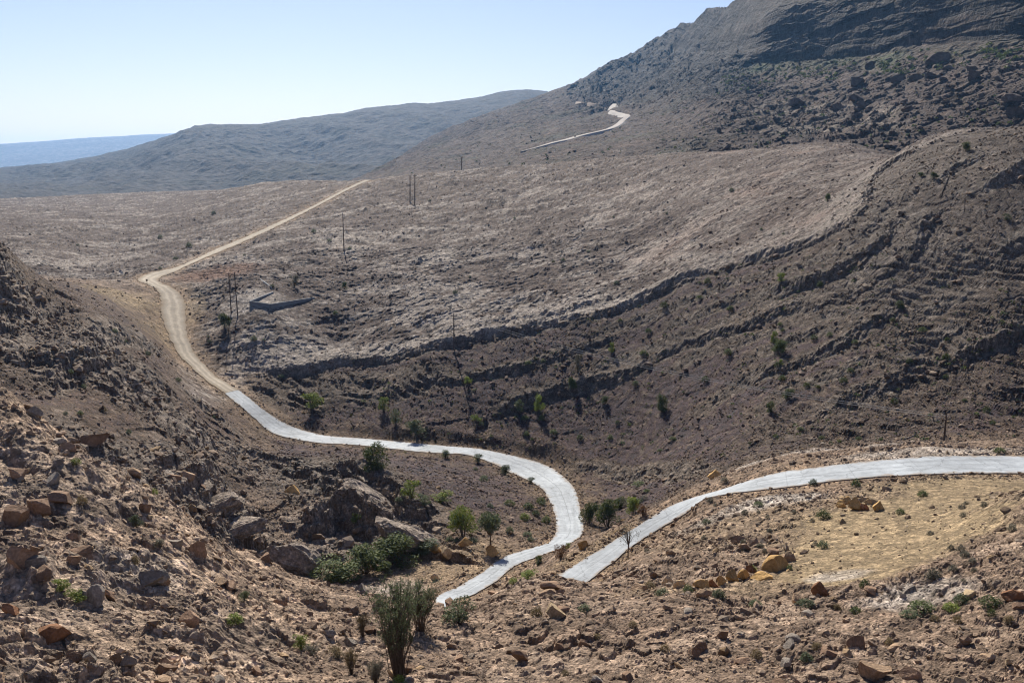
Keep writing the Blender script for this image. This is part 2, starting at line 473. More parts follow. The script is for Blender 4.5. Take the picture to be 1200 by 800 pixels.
ledge([(270, 530), (330, 545), (380, 575), (420, 600)], 1.8, 4, 3, .6, seed=41, ymin=75)
ledge([(300, 668), (345, 655), (400, 645), (440, 640)], 2.6, 3, 4, .6, seed=42, ymin=75)
ledge([(-20, 640), (30, 655), (80, 668), (125, 690)], 1.3, 2.5, 1.5, .3, seed=43, ymin=0)
ledge([(-20, 735), (40, 742), (85, 752)], .9, 2, 1.2, .25, seed=44, ymin=0)
ledge([(170, 690), (230, 715), (275, 745)], .9, 2, 1.2, .25, seed=45, ymin=0)
ledge([(20, 560), (60, 590), (100, 600)], .9, 2, 1.5, .25, seed=46, ymin=0)
# ---- outcrops, blocks and stones in the ground itself
OUT = np.zeros(Z.shape, np.float32)
for e in ((180, 470, 10, 14, 75, 0), (350, 560, 16, 18, 75, .4), (430, 590, 11, 12, 75, 0), (250, 590, 9, 10, 75, 0), (20, 350, 22, 18, 75, 0),
          (60, 400, 16, 14, 75, 0), (150, 555, 9, 8, 75, 0), (400, 455, 26, 8, 150, 0), (330, 455, 12, 9, 150, 0), (1000, 490, 22, 14, 100, 0),
          (1150, 430, 14, 16, 100, 0), (1150, 350, 16, 18, 100, 0), (950, 525, 20, 9, 95, 0)):
    OUT = np.maximum(OUT, ell(e[0], e[1], e[2], e[3], e[4], e[5]) * (.42 if e[0] > 700 else .75 if e[0] > 300 and e[1] < 500 else 1))
for e in ((30, 690, 7, 5, 0, .3), (20, 790, 4, 4, 0, 0), (120, 690, 3.5, 4, 0, 0), (60, 560, 6, 7, 0, 0), (250, 745, 4, 4, 0, 0)):
    OUT = np.maximum(OUT, .6 * ell(*e))
D = np.zeros(Z.shape)
c30, s30 = math.cos(.55), math.sin(.55)
Xr, Yr = X2 * c30 + Y2 * s30, -X2 * s30 + Y2 * c30
sl = rows(8, 330)


def add(slc, amp, arr):
    D[slc] += amp * arr


x, y = X2[sl], Y2[sl]
n_big = fbm(x / 14, y / 14, 4, 5)
add(sl, .9 * keep[sl] * (1 - .55 * plateau[sl] - .6 * scarp[sl]), n_big)
rd = fbm(Xr[sl] / 5.5, Yr[sl] / 9, 4, 8, .55, True)
add(sl, keep[sl] * (.2 + .3 * OUT[sl] - .06 * scarp[sl]) * (1 - .85 * plateau[sl]), rd)
# bedding: outcrops weather back into tilted beds
sl = rows(15, 300)
x, y = X2[sl], Y2[sl]
for bed, wgt, sd_ in ((1.5, .85, 130), (.5, .5, 133)):
    tl = .22 * x + .05 * y + 1.6 * perlin(x / 9, y / 9, sd_) + .3 * perlin(x / 2.6, y / 2.6, sd_ + 1)
    q_ = (Z[sl] + D[sl] + tl) / bed
    stp = np.floor(q_) + sm(.62, 1, q_ - np.floor(q_)) - q_
    D[sl] += bed * stp * wgt * np.clip(OUT[sl] * 1.1 + .16 * scarp[sl] * sm(-.1, .4, perlin(x / 12, y / 12, 137)) + .12, 0, 1) * np.clip(.7 + 1.1 * perlin(x / 7, y / 7, 139), .1, 1.1) * keep[sl] * (1 - plateau[sl] * .6)
sl = rows(8, 330)
x, y = X2[sl], Y2[sl]
# blocks 2.4 m, 1 m; finer ones close by
f1, f2, r1, r2, r3, ox, oy = worley(Xr[sl] / 2.6, Yr[sl] / 3.4, 1)
blk = (r1 ** 2) * sm(0, .16, f2 - f1) * 1.0 + .5 * (r2 - .5) * ox + .5 * (r3 - .5) * oy
add(sl, keep[sl] * (.16 + .2 * OUT[sl] + .06 * scarp[sl] + .1 * near[sl]) * (1 - .55 * plateau[sl]), blk)
f1, f2, r1, r2, r3, ox, oy = worley(x / .95 + .4 * N12[sl], y / 1.15, 2)
blk = (r1 ** 2) * sm(0, .2, f2 - f1) + .6 * (r2 - .5) * ox + .6 * (r3 - .5) * oy
rub = np.clip(.55 + 1.1 * perlin(x / 7, y / 7, 33), .1, 1.3)
add(sl, keep2[sl] * (.25 + .02 * OUT[sl] + .0 * scarp[sl] + .03 * near[sl]) * (1 - .6 * scarp[sl]) * (1 - .62 * plateau[sl]) * rub, blk)
sl = rows(8, 150)
x, y = X2[sl], Y2[sl]
f1, f2, r1, r2, r3, ox, oy = worley(x / .38, y / .42, 3)
blk = (r1 ** 2) * sm(0, .25, f2 - f1) + .7 * (r2 - .5) * ox + .7 * (r3 - .5) * oy
add(sl, keep2[sl] * .10 * np.clip(.7 + 1.1 * perlin(x / 3, y / 3, 34), .15, 1.3), blk)
# pavements of the plateau: low treads and cracks
sl = rows(195, 1050)
x, y = X2[sl], Y2[sl]
ca, sa = math.cos(.3), math.sin(.3)
al_, ac_ = x * ca + y * sa, -x * sa + y * ca
tr = fbm(al_ / 20, ac_ / 13, 5, 50, .55)
step = tr * 7
st = (np.floor(step) + sm(.72, 1, step - np.floor(step))) / 7
pav = plateau[sl] * keep[sl]
add(sl, pav * 1.9, st)
f1, f2, r1, r2, r3, ox, oy = worley(x / 3.2, y / 5, 4)
add(sl, pav * .3, (r1 ** 3) * sm(0, .14, f2 - f1))
f1, f2, r1, r2, r3, ox, oy = worley(x / 1.5, y / 2.2, 6)
add(sl, pav * .5 * np.clip(.4 + perlin(x / 9, y / 9, 53), .05, 1), (r1 ** 4) * sm(0, .14, f2 - f1))
add(sl, pav * .3, fbm(al_ / 5, ac_ / 3.5, 3, 54, .6, True))
add(sl, pav * .5 * sm(400, 800, Y2[sl]), fbm(x / 40, y / 40, 3, 52))
sl = rows(15, 75)
x, y = X2[sl], Y2[sl]
lf = near[sl] * sm(430, 300, UU[sl])
add(sl, .42 * lf, fbm((x * .95 + y * .3) / 6, (y * .95 - x * .3) / 1.9, 4, 140, .55, True) - .3)
add(sl, .15 * near[sl] * keep2[sl], fbm(x / 1.2, y / 1.2, 3, 143, .6, True))
# calm ground: gravel pad, banks, tracks
CALM = np.zeros(Z.shape, np.float32)
for e in ((1080, 598, 11, 9, 60, 0), (1040, 635, 8, 9, 50, 0), (995, 670, 5, 6, 40, 0), (1150, 572, 11, 6.5, 60, 0), (1190, 568, 9, 5, 60, 0), (1020, 610, 6, 6, 60, 0)):
    CALM = np.maximum(CALM, ell(*e))
CALM2 = np.maximum(ell(120, 500, 9, 12, 75), ell(150, 370, 12, 26, 150))
D *= 1 - .96 * CALM
D *= 1 - .55 * CALM2
D *= 1 - .3 * plateau * sm(640, 860, UU)
D *= 1 - .8 * ell(328, 352, 11, 9, 180)
Z += D
Z = np.where(roaddist < .3, np.minimum(Z, roadz - .07), Z)
print('detail', time.time() - T0)

# ------------------------------------------------------------------ ground colours (stone and soil, with some slopes' sun and shade painted in)
def mixc(a, b, t):
    return a + (b - a) * t[..., None]


A = np.empty(Z.shape + (3,), np.float32)
SOIL, RED, TAN, PALE, OCH, GREY, DUN = [np.array(c, np.float32) for c in (
    (.170, .120, .084), (.150, .084, .056), (.245, .182, .132), (.33, .29, .247), (.215, .158, .090), (.150, .122, .098), (.066, .042, .028))]
n1 = fbm(X2 / 5, Y2 / 5, 4, 60).astype(np.float32)
n2 = fbm(X2 / 1.3, Y2 / 1.3, 3, 61).astype(np.float32)
n3 = fbm(X2 / 30, Y2 / 30, 3, 62).astype(np.float32)
A[:] = SOIL
A = mixc(A, TAN, sm(-.1, .55, n1 + .5 * n2) * (.35 + .65 * near))
A = mixc(A, np.array((.32, .233, .162), np.float32), near * sm(430, 330, UU) * sm(-.5, .3, n1 + n2) * .8)  # tan soil, lightened to put the left slope's sunlight into its colour
A = mixc(A, DUN, np.maximum(scarp, midhill) * .93)  # dun soil made darker, the two slopes' backlit shade put into the colour
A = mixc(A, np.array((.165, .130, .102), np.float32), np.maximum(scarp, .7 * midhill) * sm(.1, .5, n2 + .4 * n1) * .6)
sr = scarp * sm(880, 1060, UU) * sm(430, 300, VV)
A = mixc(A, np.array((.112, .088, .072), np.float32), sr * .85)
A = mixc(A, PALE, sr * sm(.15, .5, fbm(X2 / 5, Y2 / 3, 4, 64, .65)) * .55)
A = mixc(A, GREY, OUT * (.45 + .4 * sm(-.3, .3, n2)))
# plateau: pale limestone pavement breaking through brown soil
PA, PC = X2 * math.cos(.3) + Y2 * math.sin(.3), Y2 * math.cos(.3) - X2 * math.sin(.3)
fp = fbm(PA / 11 + .5 * N12, PC / 7, 7, 70, .74).astype(np.float32) + .45 * n3 + .3 * n2
A = mixc(A, np.array((.080, .058, .047), np.float32), plateau)
rim = np.exp(-np.maximum(dL1, 0) / 9) * (dL1 > -1) * sm(240, 320, UU)
A = mixc(A, PALE, plateau * sm(.02, .37, fp + .4 * rim + .12 * (1 - sm(260, 420, Y2))) * .6 * (1 - .4 * sm(700, 900, UU)))
A = mixc(A, RED, plateau * sm(.1, .5, n3) * sm(560, 900, UU) * .35)
A = mixc(A, np.array((.225, .19, .155), np.float32), np.clip(RIM * (1 + .8 * n2), 0, 1))
A = mixc(A, RED, ell(250, 322, 14, 9, 200) * .9)
# ochre gravel, road cuttings
rdf = np.exp(-np.maximum(roaddist, 0) / 3.2)
A = mixc(A, np.array((.22, .15, .09), np.float32), np.clip(rdf * (.85 + .6 * n1), 0, 1) * np.where(kind == 3, .85, .6))
A = mixc(A, np.array((.190, .141, .082), np.float32), np.clip(CALM * (1.15 + .5 * n1), 0, 1) * .95)
for e, c, k in (((140, 348, 8, 15, 150, 0), OCH, .75), ((205, 380, 5, 22, 180, 0), OCH, .5), ((520, 660, 11, 9, 90, 0), OCH, .45), ((880, 620, 9, 10, 60, 0), OCH, .35),
                ((850, 690, 8, 4, 40, 0), OCH, .45), ((870, 595, 6, 3, 60, .2), PALE, .8), ((930, 582, 3, 2, 60, 0), PALE, .9), ((980, 675, 2, 1.6, 40, 0), PALE, .7),
                ((1075, 700, 3.2, 2.2, 40, 0), PALE, .8), ((950, 528, 18, 5, 95, 0), PALE, .75), ((1100, 524, 12, 4, 95, 0), PALE, .7), ((430, 690, 3, 3, 60, 0), PALE, .5),
                ((160, 668, 2, 3, 0, 0), PALE, .35), ((470, 690, 3, 4, 90, 0), PALE, .4), ((1160, 545, 9, 4, 60, 0), OCH, .4), ((310, 352, 7, 7, 180, 0), PALE, .6),
                ((690, 640, 6, 6, 90, 0), OCH, .5)):
    A = mixc(A, c, np.clip(ell(*e) * (.9 + .9 * n1 + .5 * n2), 0, 1) * k)
A *= ((1 + (.22 * n1 + .32 * n2) * (1 - .6 * CALM)) * (.86 - .24 * scarp + .09 * near + .06 * near * sm(430, 330, UU)))[..., None]  # zone tones: scarp shade and left foreground sun are painted in here too
A = np.clip(A, .03, .75)
print('colour', time.time() - T0)


# ------------------------------------------------------------------ mesh and material helpers
def mesh_np(name, V, Fc, mat=None, col=None, smooth=False, uv=None, parent=None, link=True):
    me = bpy.data.meshes.new(name)
    V = np.ascontiguousarray(V, np.float32)
    Fc = np.ascontiguousarray(Fc, np.int32)
    k = Fc.shape[1]
    me.vertices.add(len(V)); me.loops.add(Fc.size); me.polygons.add(len(Fc))
    me.vertices.foreach_set('co', V.ravel())
    me.loops.foreach_set('vertex_index', Fc.ravel())
    me.polygons.foreach_set('loop_start', np.arange(0, Fc.size, k, dtype=np.int32))
    me.polygons.foreach_set('use_smooth', np.full(len(Fc), smooth, bool))
    if col is not None:
        at = me.color_attributes.new('albedo', 'FLOAT_COLOR', 'POINT')
        c4 = np.ones((len(V), 4), np.float32); c4[:, :3] = col
        at.data.foreach_set('color', c4.ravel())
    if uv is not None:
        l = me.uv_layers.new(name='UVMap')
        l.data.foreach_set('uv', np.ascontiguousarray(uv[Fc.ravel()], np.float32).ravel())
    me.update(calc_edges=True)
    if mat: me.materials.append(mat)
    if not link: return me
    o = bpy.data.objects.new(name, me)
    COL.objects.link(o)
    if parent: o.parent = parent
    return o


def grid_faces(nr, nc):
    a = (np.arange(nr - 1)[:, None] * nc + np.arange(nc - 1)[None]).ravel()
    return np.c_[a, a + 1, a + nc + 1, a + nc]


def tag(o, label, cat, group=None):
    o['label'] = label; o['category'] = cat
    if group: o['group'] = group
    return o


def struct(o, k='structure'):
    o['kind'] = k
    return o


def mat_new(name):
    m = bpy.data.materials.new(name); m.use_nodes = True
    nt = m.node_tree
    b = nt.nodes['Principled BSDF']
    b.inputs['Specular IOR Level'].default_value = .15
    b.inputs['Roughness'].default_value = .95
    return m, nt, b


def N(nt, t, **kw):
    n = nt.nodes.new(t)
    for k, v in kw.items():
        if k in n.inputs: n.inputs[k].default_value = v
        else: setattr(n, k, v)
    return n


def noise_node(nt, vec, scale, det=6, rough=.6):
    n = N(nt, 'ShaderNodeTexNoise', Scale=scale, Detail=det, Roughness=rough)
    nt.links.new(vec, n.inputs['Vector'])
    return n


def ramp(nt, src, a, b, va=0., vb=1.):
    n = N(nt, 'ShaderNodeMapRange')
    n.inputs['From Min'].default_value = a; n.inputs['From Max'].default_value = b
    n.inputs['To Min'].default_value = va; n.inputs['To Max'].default_value = vb
    nt.links.new(src, n.inputs['Value'])
    return n.outputs['Result']


def mulcol(nt, col, fac):
    n = N(nt, 'ShaderNodeVectorMath', operation='SCALE')
    nt.links.new(col, n.inputs[0]); nt.links.new(fac, n.inputs['Scale'])
    return n.outputs['Vector']


def math_node(nt, op, a, b):
    n = N(nt, 'ShaderNodeMath', operation=op)
    for i, q in enumerate((a, b)):
        if isinstance(q, (int, float)): n.inputs[i].default_value = q
        else: nt.links.new(q, n.inputs[i])
    return n.outputs[0]


def stone_mat(name, scales, bump_d, base=None, lo=.72, hi=1.3, objinfo=False, speck=()):
    """stone and soil: colour from the surface's own albedo attribute or a flat base, broken up by noise at several sizes, with bump"""
    m, nt, b = mat_new(name)
    geo = N(nt, 'ShaderNodeNewGeometry')
    vec = geo.outputs['Position']
    if base is None:
        at = N(nt, 'ShaderNodeAttribute', attribute_name='albedo')
        col = at.outputs['Color']
    else:
        rg = N(nt, 'ShaderNodeRGB'); rg.outputs[0].default_value = (*base, 1)
        col = rg.outputs[0]
    if objinfo:
        tc = N(nt, 'ShaderNodeTexCoord'); vec = tc.outputs['Object']
        oi = N(nt, 'ShaderNodeObjectInfo')
        col = mulcol(nt, col, ramp(nt, oi.outputs['Random'], 0, 1, .75, 1.25))
    h = None
    for vs, lo_, hi_ in speck:
        vn = N(nt, 'ShaderNodeTexVoronoi', Scale=vs); nt.links.new(vec, vn.inputs['Vector'])
        sp = N(nt, 'ShaderNodeSeparateColor'); nt.links.new(vn.outputs['Color'], sp.inputs[0])
        p3 = math_node(nt, 'POWER', sp.outputs[0], 2.2)
        col = mulcol(nt, col, ramp(nt, p3, 0, 1, lo_, hi_))
    for i, s in enumerate(scales):
        n = noise_node(nt, vec, s)
        f = ramp(nt, n.outputs['Fac'], .3, .7, lo, hi)
        col = mulcol(nt, col, f)
        h = n.outputs['Fac'] if h is None else math_node(nt, 'ADD', math_node(nt, 'MULTIPLY', h, .7), n.outputs['Fac'])
    nt.links.new(col, b.inputs['Base Color'])
    bp = N(nt, 'ShaderNodeBump', Strength=.9, Distance=bump_d)
    nt.links.new(h, bp.inputs['Height'])
    nt.links.new(bp.outputs['Normal'], b.inputs['Normal'])
    return m


M_GROUND = stone_mat('stony_ground', (.9, 4.5), .25, speck=((1.3, .85, 1.4), (4.2, .78, 1.6), (11, .85, 1.45)))
M_RUBBLE = stone_mat('rubble_stone', (2.0, 9.0), .05)
M_HILL = stone_mat('hill_stone', (.02, .11), 5.0, speck=((.05, .85, 1.35), (.14, .85, 1.4)))
M_MOUNT = stone_mat('mountain_stone', (.05, .3), 2.5, speck=((.12, .85, 1.35), (.4, .8, 1.5)))

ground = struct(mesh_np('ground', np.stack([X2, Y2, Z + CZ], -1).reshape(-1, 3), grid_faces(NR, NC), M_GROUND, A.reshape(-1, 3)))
print('ground mesh', time.time() - T0)


# ------------------------------------------------------------------ roads
def concrete_mat():
    m, nt, b = mat_new('road_concrete')
    geo = N(nt, 'ShaderNodeNewGeometry'); vec = geo.outputs['Position']
    uv = N(nt, 'ShaderNodeUVMap')
    sep = N(nt, 'ShaderNodeSeparateXYZ'); nt.links.new(uv.outputs[0], sep.inputs[0])
    rg = N(nt, 'ShaderNodeRGB'); rg.outputs[0].default_value = (.325, .35, .37, 1)
    col = rg.outputs[0]
    for s, lo, hi in ((.10, .80, 1.12), (.35, .84, 1.1), (1.4, .86, 1.08), (9, .92, 1.06)):
        n = noise_node(nt, vec, s); col = mulcol(nt, col, ramp(nt, n.outputs['Fac'], .3, .7, lo, hi))
    # long seam, bay joints, wheel tracks
    wob = noise_node(nt, vec, .6, 3)
    uu = math_node(nt, 'ADD', sep.outputs['X'], math_node(nt, 'MULTIPLY', math_node(nt, 'SUBTRACT', wob.outputs['Fac'], .5), .06))
    seam = math_node(nt, 'ABSOLUTE', math_node(nt, 'SUBTRACT', uu, .52), 0)
    col = mulcol(nt, col, ramp(nt, seam, .008, .02, .72, 1.0))
    fr = math_node(nt, 'FRACT', math_node(nt, 'MULTIPLY', sep.outputs['Y'], 1 / 6.0), 0)
    col = mulcol(nt, col, ramp(nt, math_node(nt, 'ABSOLUTE', math_node(nt, 'SUBTRACT', fr, .5), 0), .003, .009, .80, 1.0))
    ed = math_node(nt, 'ABSOLUTE', math_node(nt, 'SUBTRACT', uu, .5), 0)
    col = mulcol(nt, col, ramp(nt, ed, .40, .5, 1.0, .84))
    tk = math_node(nt, 'ABSOLUTE', math_node(nt, 'SUBTRACT', ed, .22), 0)
    col = mulcol(nt, col, ramp(nt, tk, .02, .12, .93, 1.0))
    cmb = N(nt, 'ShaderNodeCombineXYZ')
    nt.links.new(math_node(nt, 'MULTIPLY', sep.outputs['X'], 9), cmb.inputs['X']); nt.links.new(math_node(nt, 'MULTIPLY', sep.outputs['Y'], .12), cmb.inputs['Y'])
    st = noise_node(nt, cmb.outputs[0], 1.0, 5, .65)
    col = mulcol(nt, col, ramp(nt, st.outputs['Fac'], .3, .7, .82, 1.12))
    vc = N(nt, 'ShaderNodeTexVoronoi', feature='DISTANCE_TO_EDGE', Scale=.28)
    wv = noise_node(nt, vec, 1.2, 4)
    wm = N(nt, 'ShaderNodeVectorMath', operation='MULTIPLY_ADD'); wm.inputs[1].default_value = (1.2, 1.2, 0)
    nt.links.new(wv.outputs['Color'], wm.inputs[0]); nt.links.new(vec, wm.inputs[2]); nt.links.new(wm.outputs[0], vc.inputs['Vector'])
    col = mulcol(nt, col, ramp(nt, vc.outputs['Distance'], .004, .022, .72, 1.0))
    dn = noise_node(nt, vec, .9, 6, .7)
    dm = math_node(nt, 'ADD', ramp(nt, ed, .24, .52, -.28, .75), math_node(nt, 'MULTIPLY', math_node(nt, 'SUBTRACT', dn.outputs['Fac'], .5), 2.2))
    mx = N(nt, 'ShaderNodeMix', data_type='RGBA'); mx.inputs['B'].default_value = (.215, .155, .10, 1)
    nt.links.new(ramp(nt, dm, .3, .75, 0, .7), mx.inputs['Factor']); nt.links.new(col, mx.inputs['A'])
    col = mx.outputs['Result']
    nt.links.new(col, b.inputs['Base Color'])
    b.inputs['Roughness'].default_value = .8
    bp = N(nt, 'ShaderNodeBump', Strength=.5, Distance=.03)
    n = noise_node(nt, vec, 5); nt.links.new(n.outputs['Fac'], bp.inputs['Height']); nt.links.new(bp.outputs['Normal'], b.inputs['Normal'])
    return m


def dirt_mat():
    m, nt, b = mat_new('road_dirt')
    geo = N(nt, 'ShaderNodeNewGeometry'); vec = geo.outputs['Position']
    uv = N(nt, 'ShaderNodeUVMap')
    sep = N(nt, 'ShaderNodeSeparateXYZ'); nt.links.new(uv.outputs[0], sep.inputs[0])
    wob = noise_node(nt, vec, .12, 3)
    uu = math_node(nt, 'ADD', sep.outputs['X'], math_node(nt, 'MULTIPLY', math_node(nt, 'SUBTRACT', wob.outputs['Fac'], .5), .35))
    ed = math_node(nt, 'ABSOLUTE', math_node(nt, 'SUBTRACT', uu, .5), 0)
    mx = N(nt, 'ShaderNodeMix', data_type='RGBA')
    mx.inputs['A'].default_value = (.315, .272, .212, 1); mx.inputs['B'].default_value = (.235, .178, .118, 1)
    nt.links.new(ramp(nt, ed, .30, .50), mx.inputs['Factor'])
    col = mx.outputs['Result']
    tk = math_node(nt, 'ABSOLUTE', math_node(nt, 'SUBTRACT', ed, .17), 0)
    col = mulcol(nt, col, ramp(nt, tk, .03, .11, 1.12, .86))
    for s, lo, hi in ((.3, .85, 1.12), (2.2, .84, 1.12)):
        n = noise_node(nt, vec, s); col = mulcol(nt, col, ramp(nt, n.outputs['Fac'], .3, .7, lo, hi))
    nt.links.new(col, b.inputs['Base Color'])
    bp = N(nt, 'ShaderNodeBump', Strength=.8, Distance=.06)
    n = noise_node(nt, vec, 3); nt.links.new(n.outputs['Fac'], bp.inputs['Height']); nt.links.new(bp.outputs['Normal'], b.inputs['Normal'])
    return m


M_CONC, M_DIRT = concrete_mat(), dirt_mat()


def ribbon(name, R, mat, jag, thick, crown=.0):
    Lf, Rt = R[:, :3].copy(), R[:, 3:].copy()
    n = len(R)
    acr = (Rt - Lf)
    acr /= np.linalg.norm(acr, axis=1)[:, None]
    s = np.r_[0, np.cumsum(np.linalg.norm(np.diff((Lf + Rt) / 2, axis=0), axis=1))]
    jl = jag * (perlin(s / 2.3, s * 0 + 3, 80) + .6 * perlin(s / .7, s * 0 + 5, 81))
    jr = jag * (perlin(s / 2.3, s * 0 + 9, 82) + .6 * perlin(s / .7, s * 0 + 7, 83))
    Lf += acr * jl[:, None]; Rt += acr * jr[:, None]
    m = 9
    t = np.linspace(0, 1, m)
    P = Lf[:, None] + (Rt - Lf)[:, None] * t[None, :, None]
    P[..., 2] += .03 + crown * (1 - (2 * t - 1) ** 2)[None]
    lo0, lo1 = P[:, 0].copy(), P[:, -1].copy()
    lo0[:, 2] -= thick; lo1[:, 2] -= thick
    P = np.concatenate([lo0[:, None], P, lo1[:, None]], 1)
    uv = np.stack([np.broadcast_to(np.r_[0, t, 1][None], P.shape[:2]), np.broadcast_to(s[:, None], P.shape[:2])], -1)
    return struct(mesh_np(name, P.reshape(-1, 3), grid_faces(n, m + 2)[:, ::-1], mat, smooth=False, uv=uv.reshape(-1, 2)))


ribbon('concrete_road', RA, M_CONC, .12, .35)
ribbon('concrete_road', RB, M_CONC, .13, .35)
ribbon('dirt_road', RC, M_DIRT, .35, .3, .04)

# ------------------------------------------------------------------ hills and mountain
def sheet(name, rowsY, pcols, ctl, disp, colour, mat, kq=.5, lam=1e-5):
    P = []
    for u, lst in ctl.items():
        for v, Y in lst:
            p, s = ps(u, v); P.append((p, math.log(Y), s))
    t = TPS(np.array(P), lam, kq)
    q = np.log(rowsY)
    gp, gq = np.linspace(pcols[0] - .02, pcols[-1] + .02, 160), np.linspace(q[0] - .02, q[-1] + .02, 160)
    C = t(np.broadcast_to(gp[None], (160, 160)).copy(), np.broadcast_to(gq[:, None], (160, 160)).copy())
    s = upsample(C, q, gq[0], gq[1] - gq[0], pcols, gp[0], gp[1] - gp[0])
    Yh = np.broadcast_to(rowsY[:, None], s.shape)
    Xh = pcols[None] * rowsY[:, None]
    Zh = s * Yh
    u, v = to_uv(pcols[None], s)
    dz = disp(Xh, Yh, Zh, u, v)
    c = colour(Xh, Yh, Zh, u, v)
    if isinstance(dz, tuple): Yh = Yh + dz[1]; dz = dz[0]
    Zh = Zh + dz
    o = struct(mesh_np(name, np.stack([Xh, Yh, Zh + CZ], -1).reshape(-1, 3), grid_faces(*s.shape), mat, c.reshape(-1, 3)))
    return o, (pcols, rowsY, Zh)


def far_disp(X, Y, Zh, u, v):
    return 22 * fbm(X / 900, Y / 900, 4, 90)


def far_col(X, Y, Zh, u, v):
    return np.broadcast_to(np.array((.10, .10, .10), np.float32), X.shape + (3,)) * (1 + .3 * fbm(X / 500, Y / 500, 3, 91))[..., None]


sheet('far_ridge', np.exp(np.linspace(math.log(6000), math.log(13000), 120)), np.linspace(-1.2, .35, 420),
      {-900: [(240, 6000), (185, 9000), (215, 13000)], -300: [(240, 6000), (182, 9000), (215, 13000)], -100: [(240, 6000), (173, 9000), (215, 13000)],
       0: [(240, 6000), (169.5, 9000), (210, 13000)], 100: [(240, 6000), (164, 9000), (200, 13000)], 220: [(235, 6000), (157, 9000), (200, 13000)],
       320: [(235, 6000), (155, 9000), (200, 13000)], 450: [(235, 6000), (170, 9000), (210, 13000)], 700: [(240, 6000), (195, 9000), (215, 13000)],
       1000: [(240, 6000), (205, 9000), (220, 13000)]}, far_disp, far_col, M_HILL)


def hill_disp(X, Y, Zh, u, v):
    up = sm(-110, -20, Zh)
    g = fbm((X + .45 * Y) / 560, (Y * .4 - X * .2) / 640, 5, 95, .52, True)
    return (44 * g - 25 + 8 * fbm(X / 90, Y / 90, 4, 96, .55, True)) * up * (1 - .55 * sm(2500, 3000, Y))


def hill_col(X, Y, Zh, u, v):
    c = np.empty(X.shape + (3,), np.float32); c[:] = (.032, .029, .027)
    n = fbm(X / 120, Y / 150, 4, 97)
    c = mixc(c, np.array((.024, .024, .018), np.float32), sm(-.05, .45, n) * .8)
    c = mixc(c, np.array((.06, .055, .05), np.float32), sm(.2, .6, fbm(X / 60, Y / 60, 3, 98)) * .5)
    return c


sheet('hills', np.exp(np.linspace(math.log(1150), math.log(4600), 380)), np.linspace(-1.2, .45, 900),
      {-900: [(262, 1150), (225, 1700), (205, 2600), (230, 4600)], -300: [(262, 1150), (230, 1700), (209, 2600), (230, 4600)],
       -100: [(262, 1150), (228, 1700), (208, 2600), (225, 4600)], 0: [(262, 1150), (227, 1700), (216, 2200), (205, 2600), (225, 4600)],
       100: [(260, 1150), (226, 1700), (212, 2200), (195, 2600), (220, 4600)], 150: [(225, 1700), (203, 2200), (182, 2650), (212, 4600)],
       185: [(225, 1700), (195, 2200), (168, 2700), (208, 4600)],
       225: [(258, 1150), (224, 1650), (187, 2200), (155, 2750), (205, 4600)], 300: [(255, 1150), (218, 1650), (180, 2200), (144, 2850), (200, 4600)],
       400: [(255, 1150), (212, 1650), (172, 2300), (134, 3000), (195, 4600)], 450: [(255, 1150), (208, 1700), (167, 2350), (126.5, 3050), (190, 4600)],
       510: [(250, 1150), (200, 1800), (162, 2450), (123, 3150), (185, 4600)], 560: [(250, 1150), (195, 1800), (152, 2500), (113, 3250), (180, 4600)],
       625: [(250, 1150), (190, 1900), (145, 2600), (106.5, 3350), (180, 4600)], 700: [(250, 1150), (190, 1900), (150, 2700), (116, 3350), (190, 4600)],
       850: [(250, 1150), (195, 1900), (170, 2800), (150, 3350), (200, 4600)], 1100: [(250, 1150), (200, 1900), (190, 2800), (180, 3350), (215, 4600)]},
      hill_disp, hill_col, M_HILL)


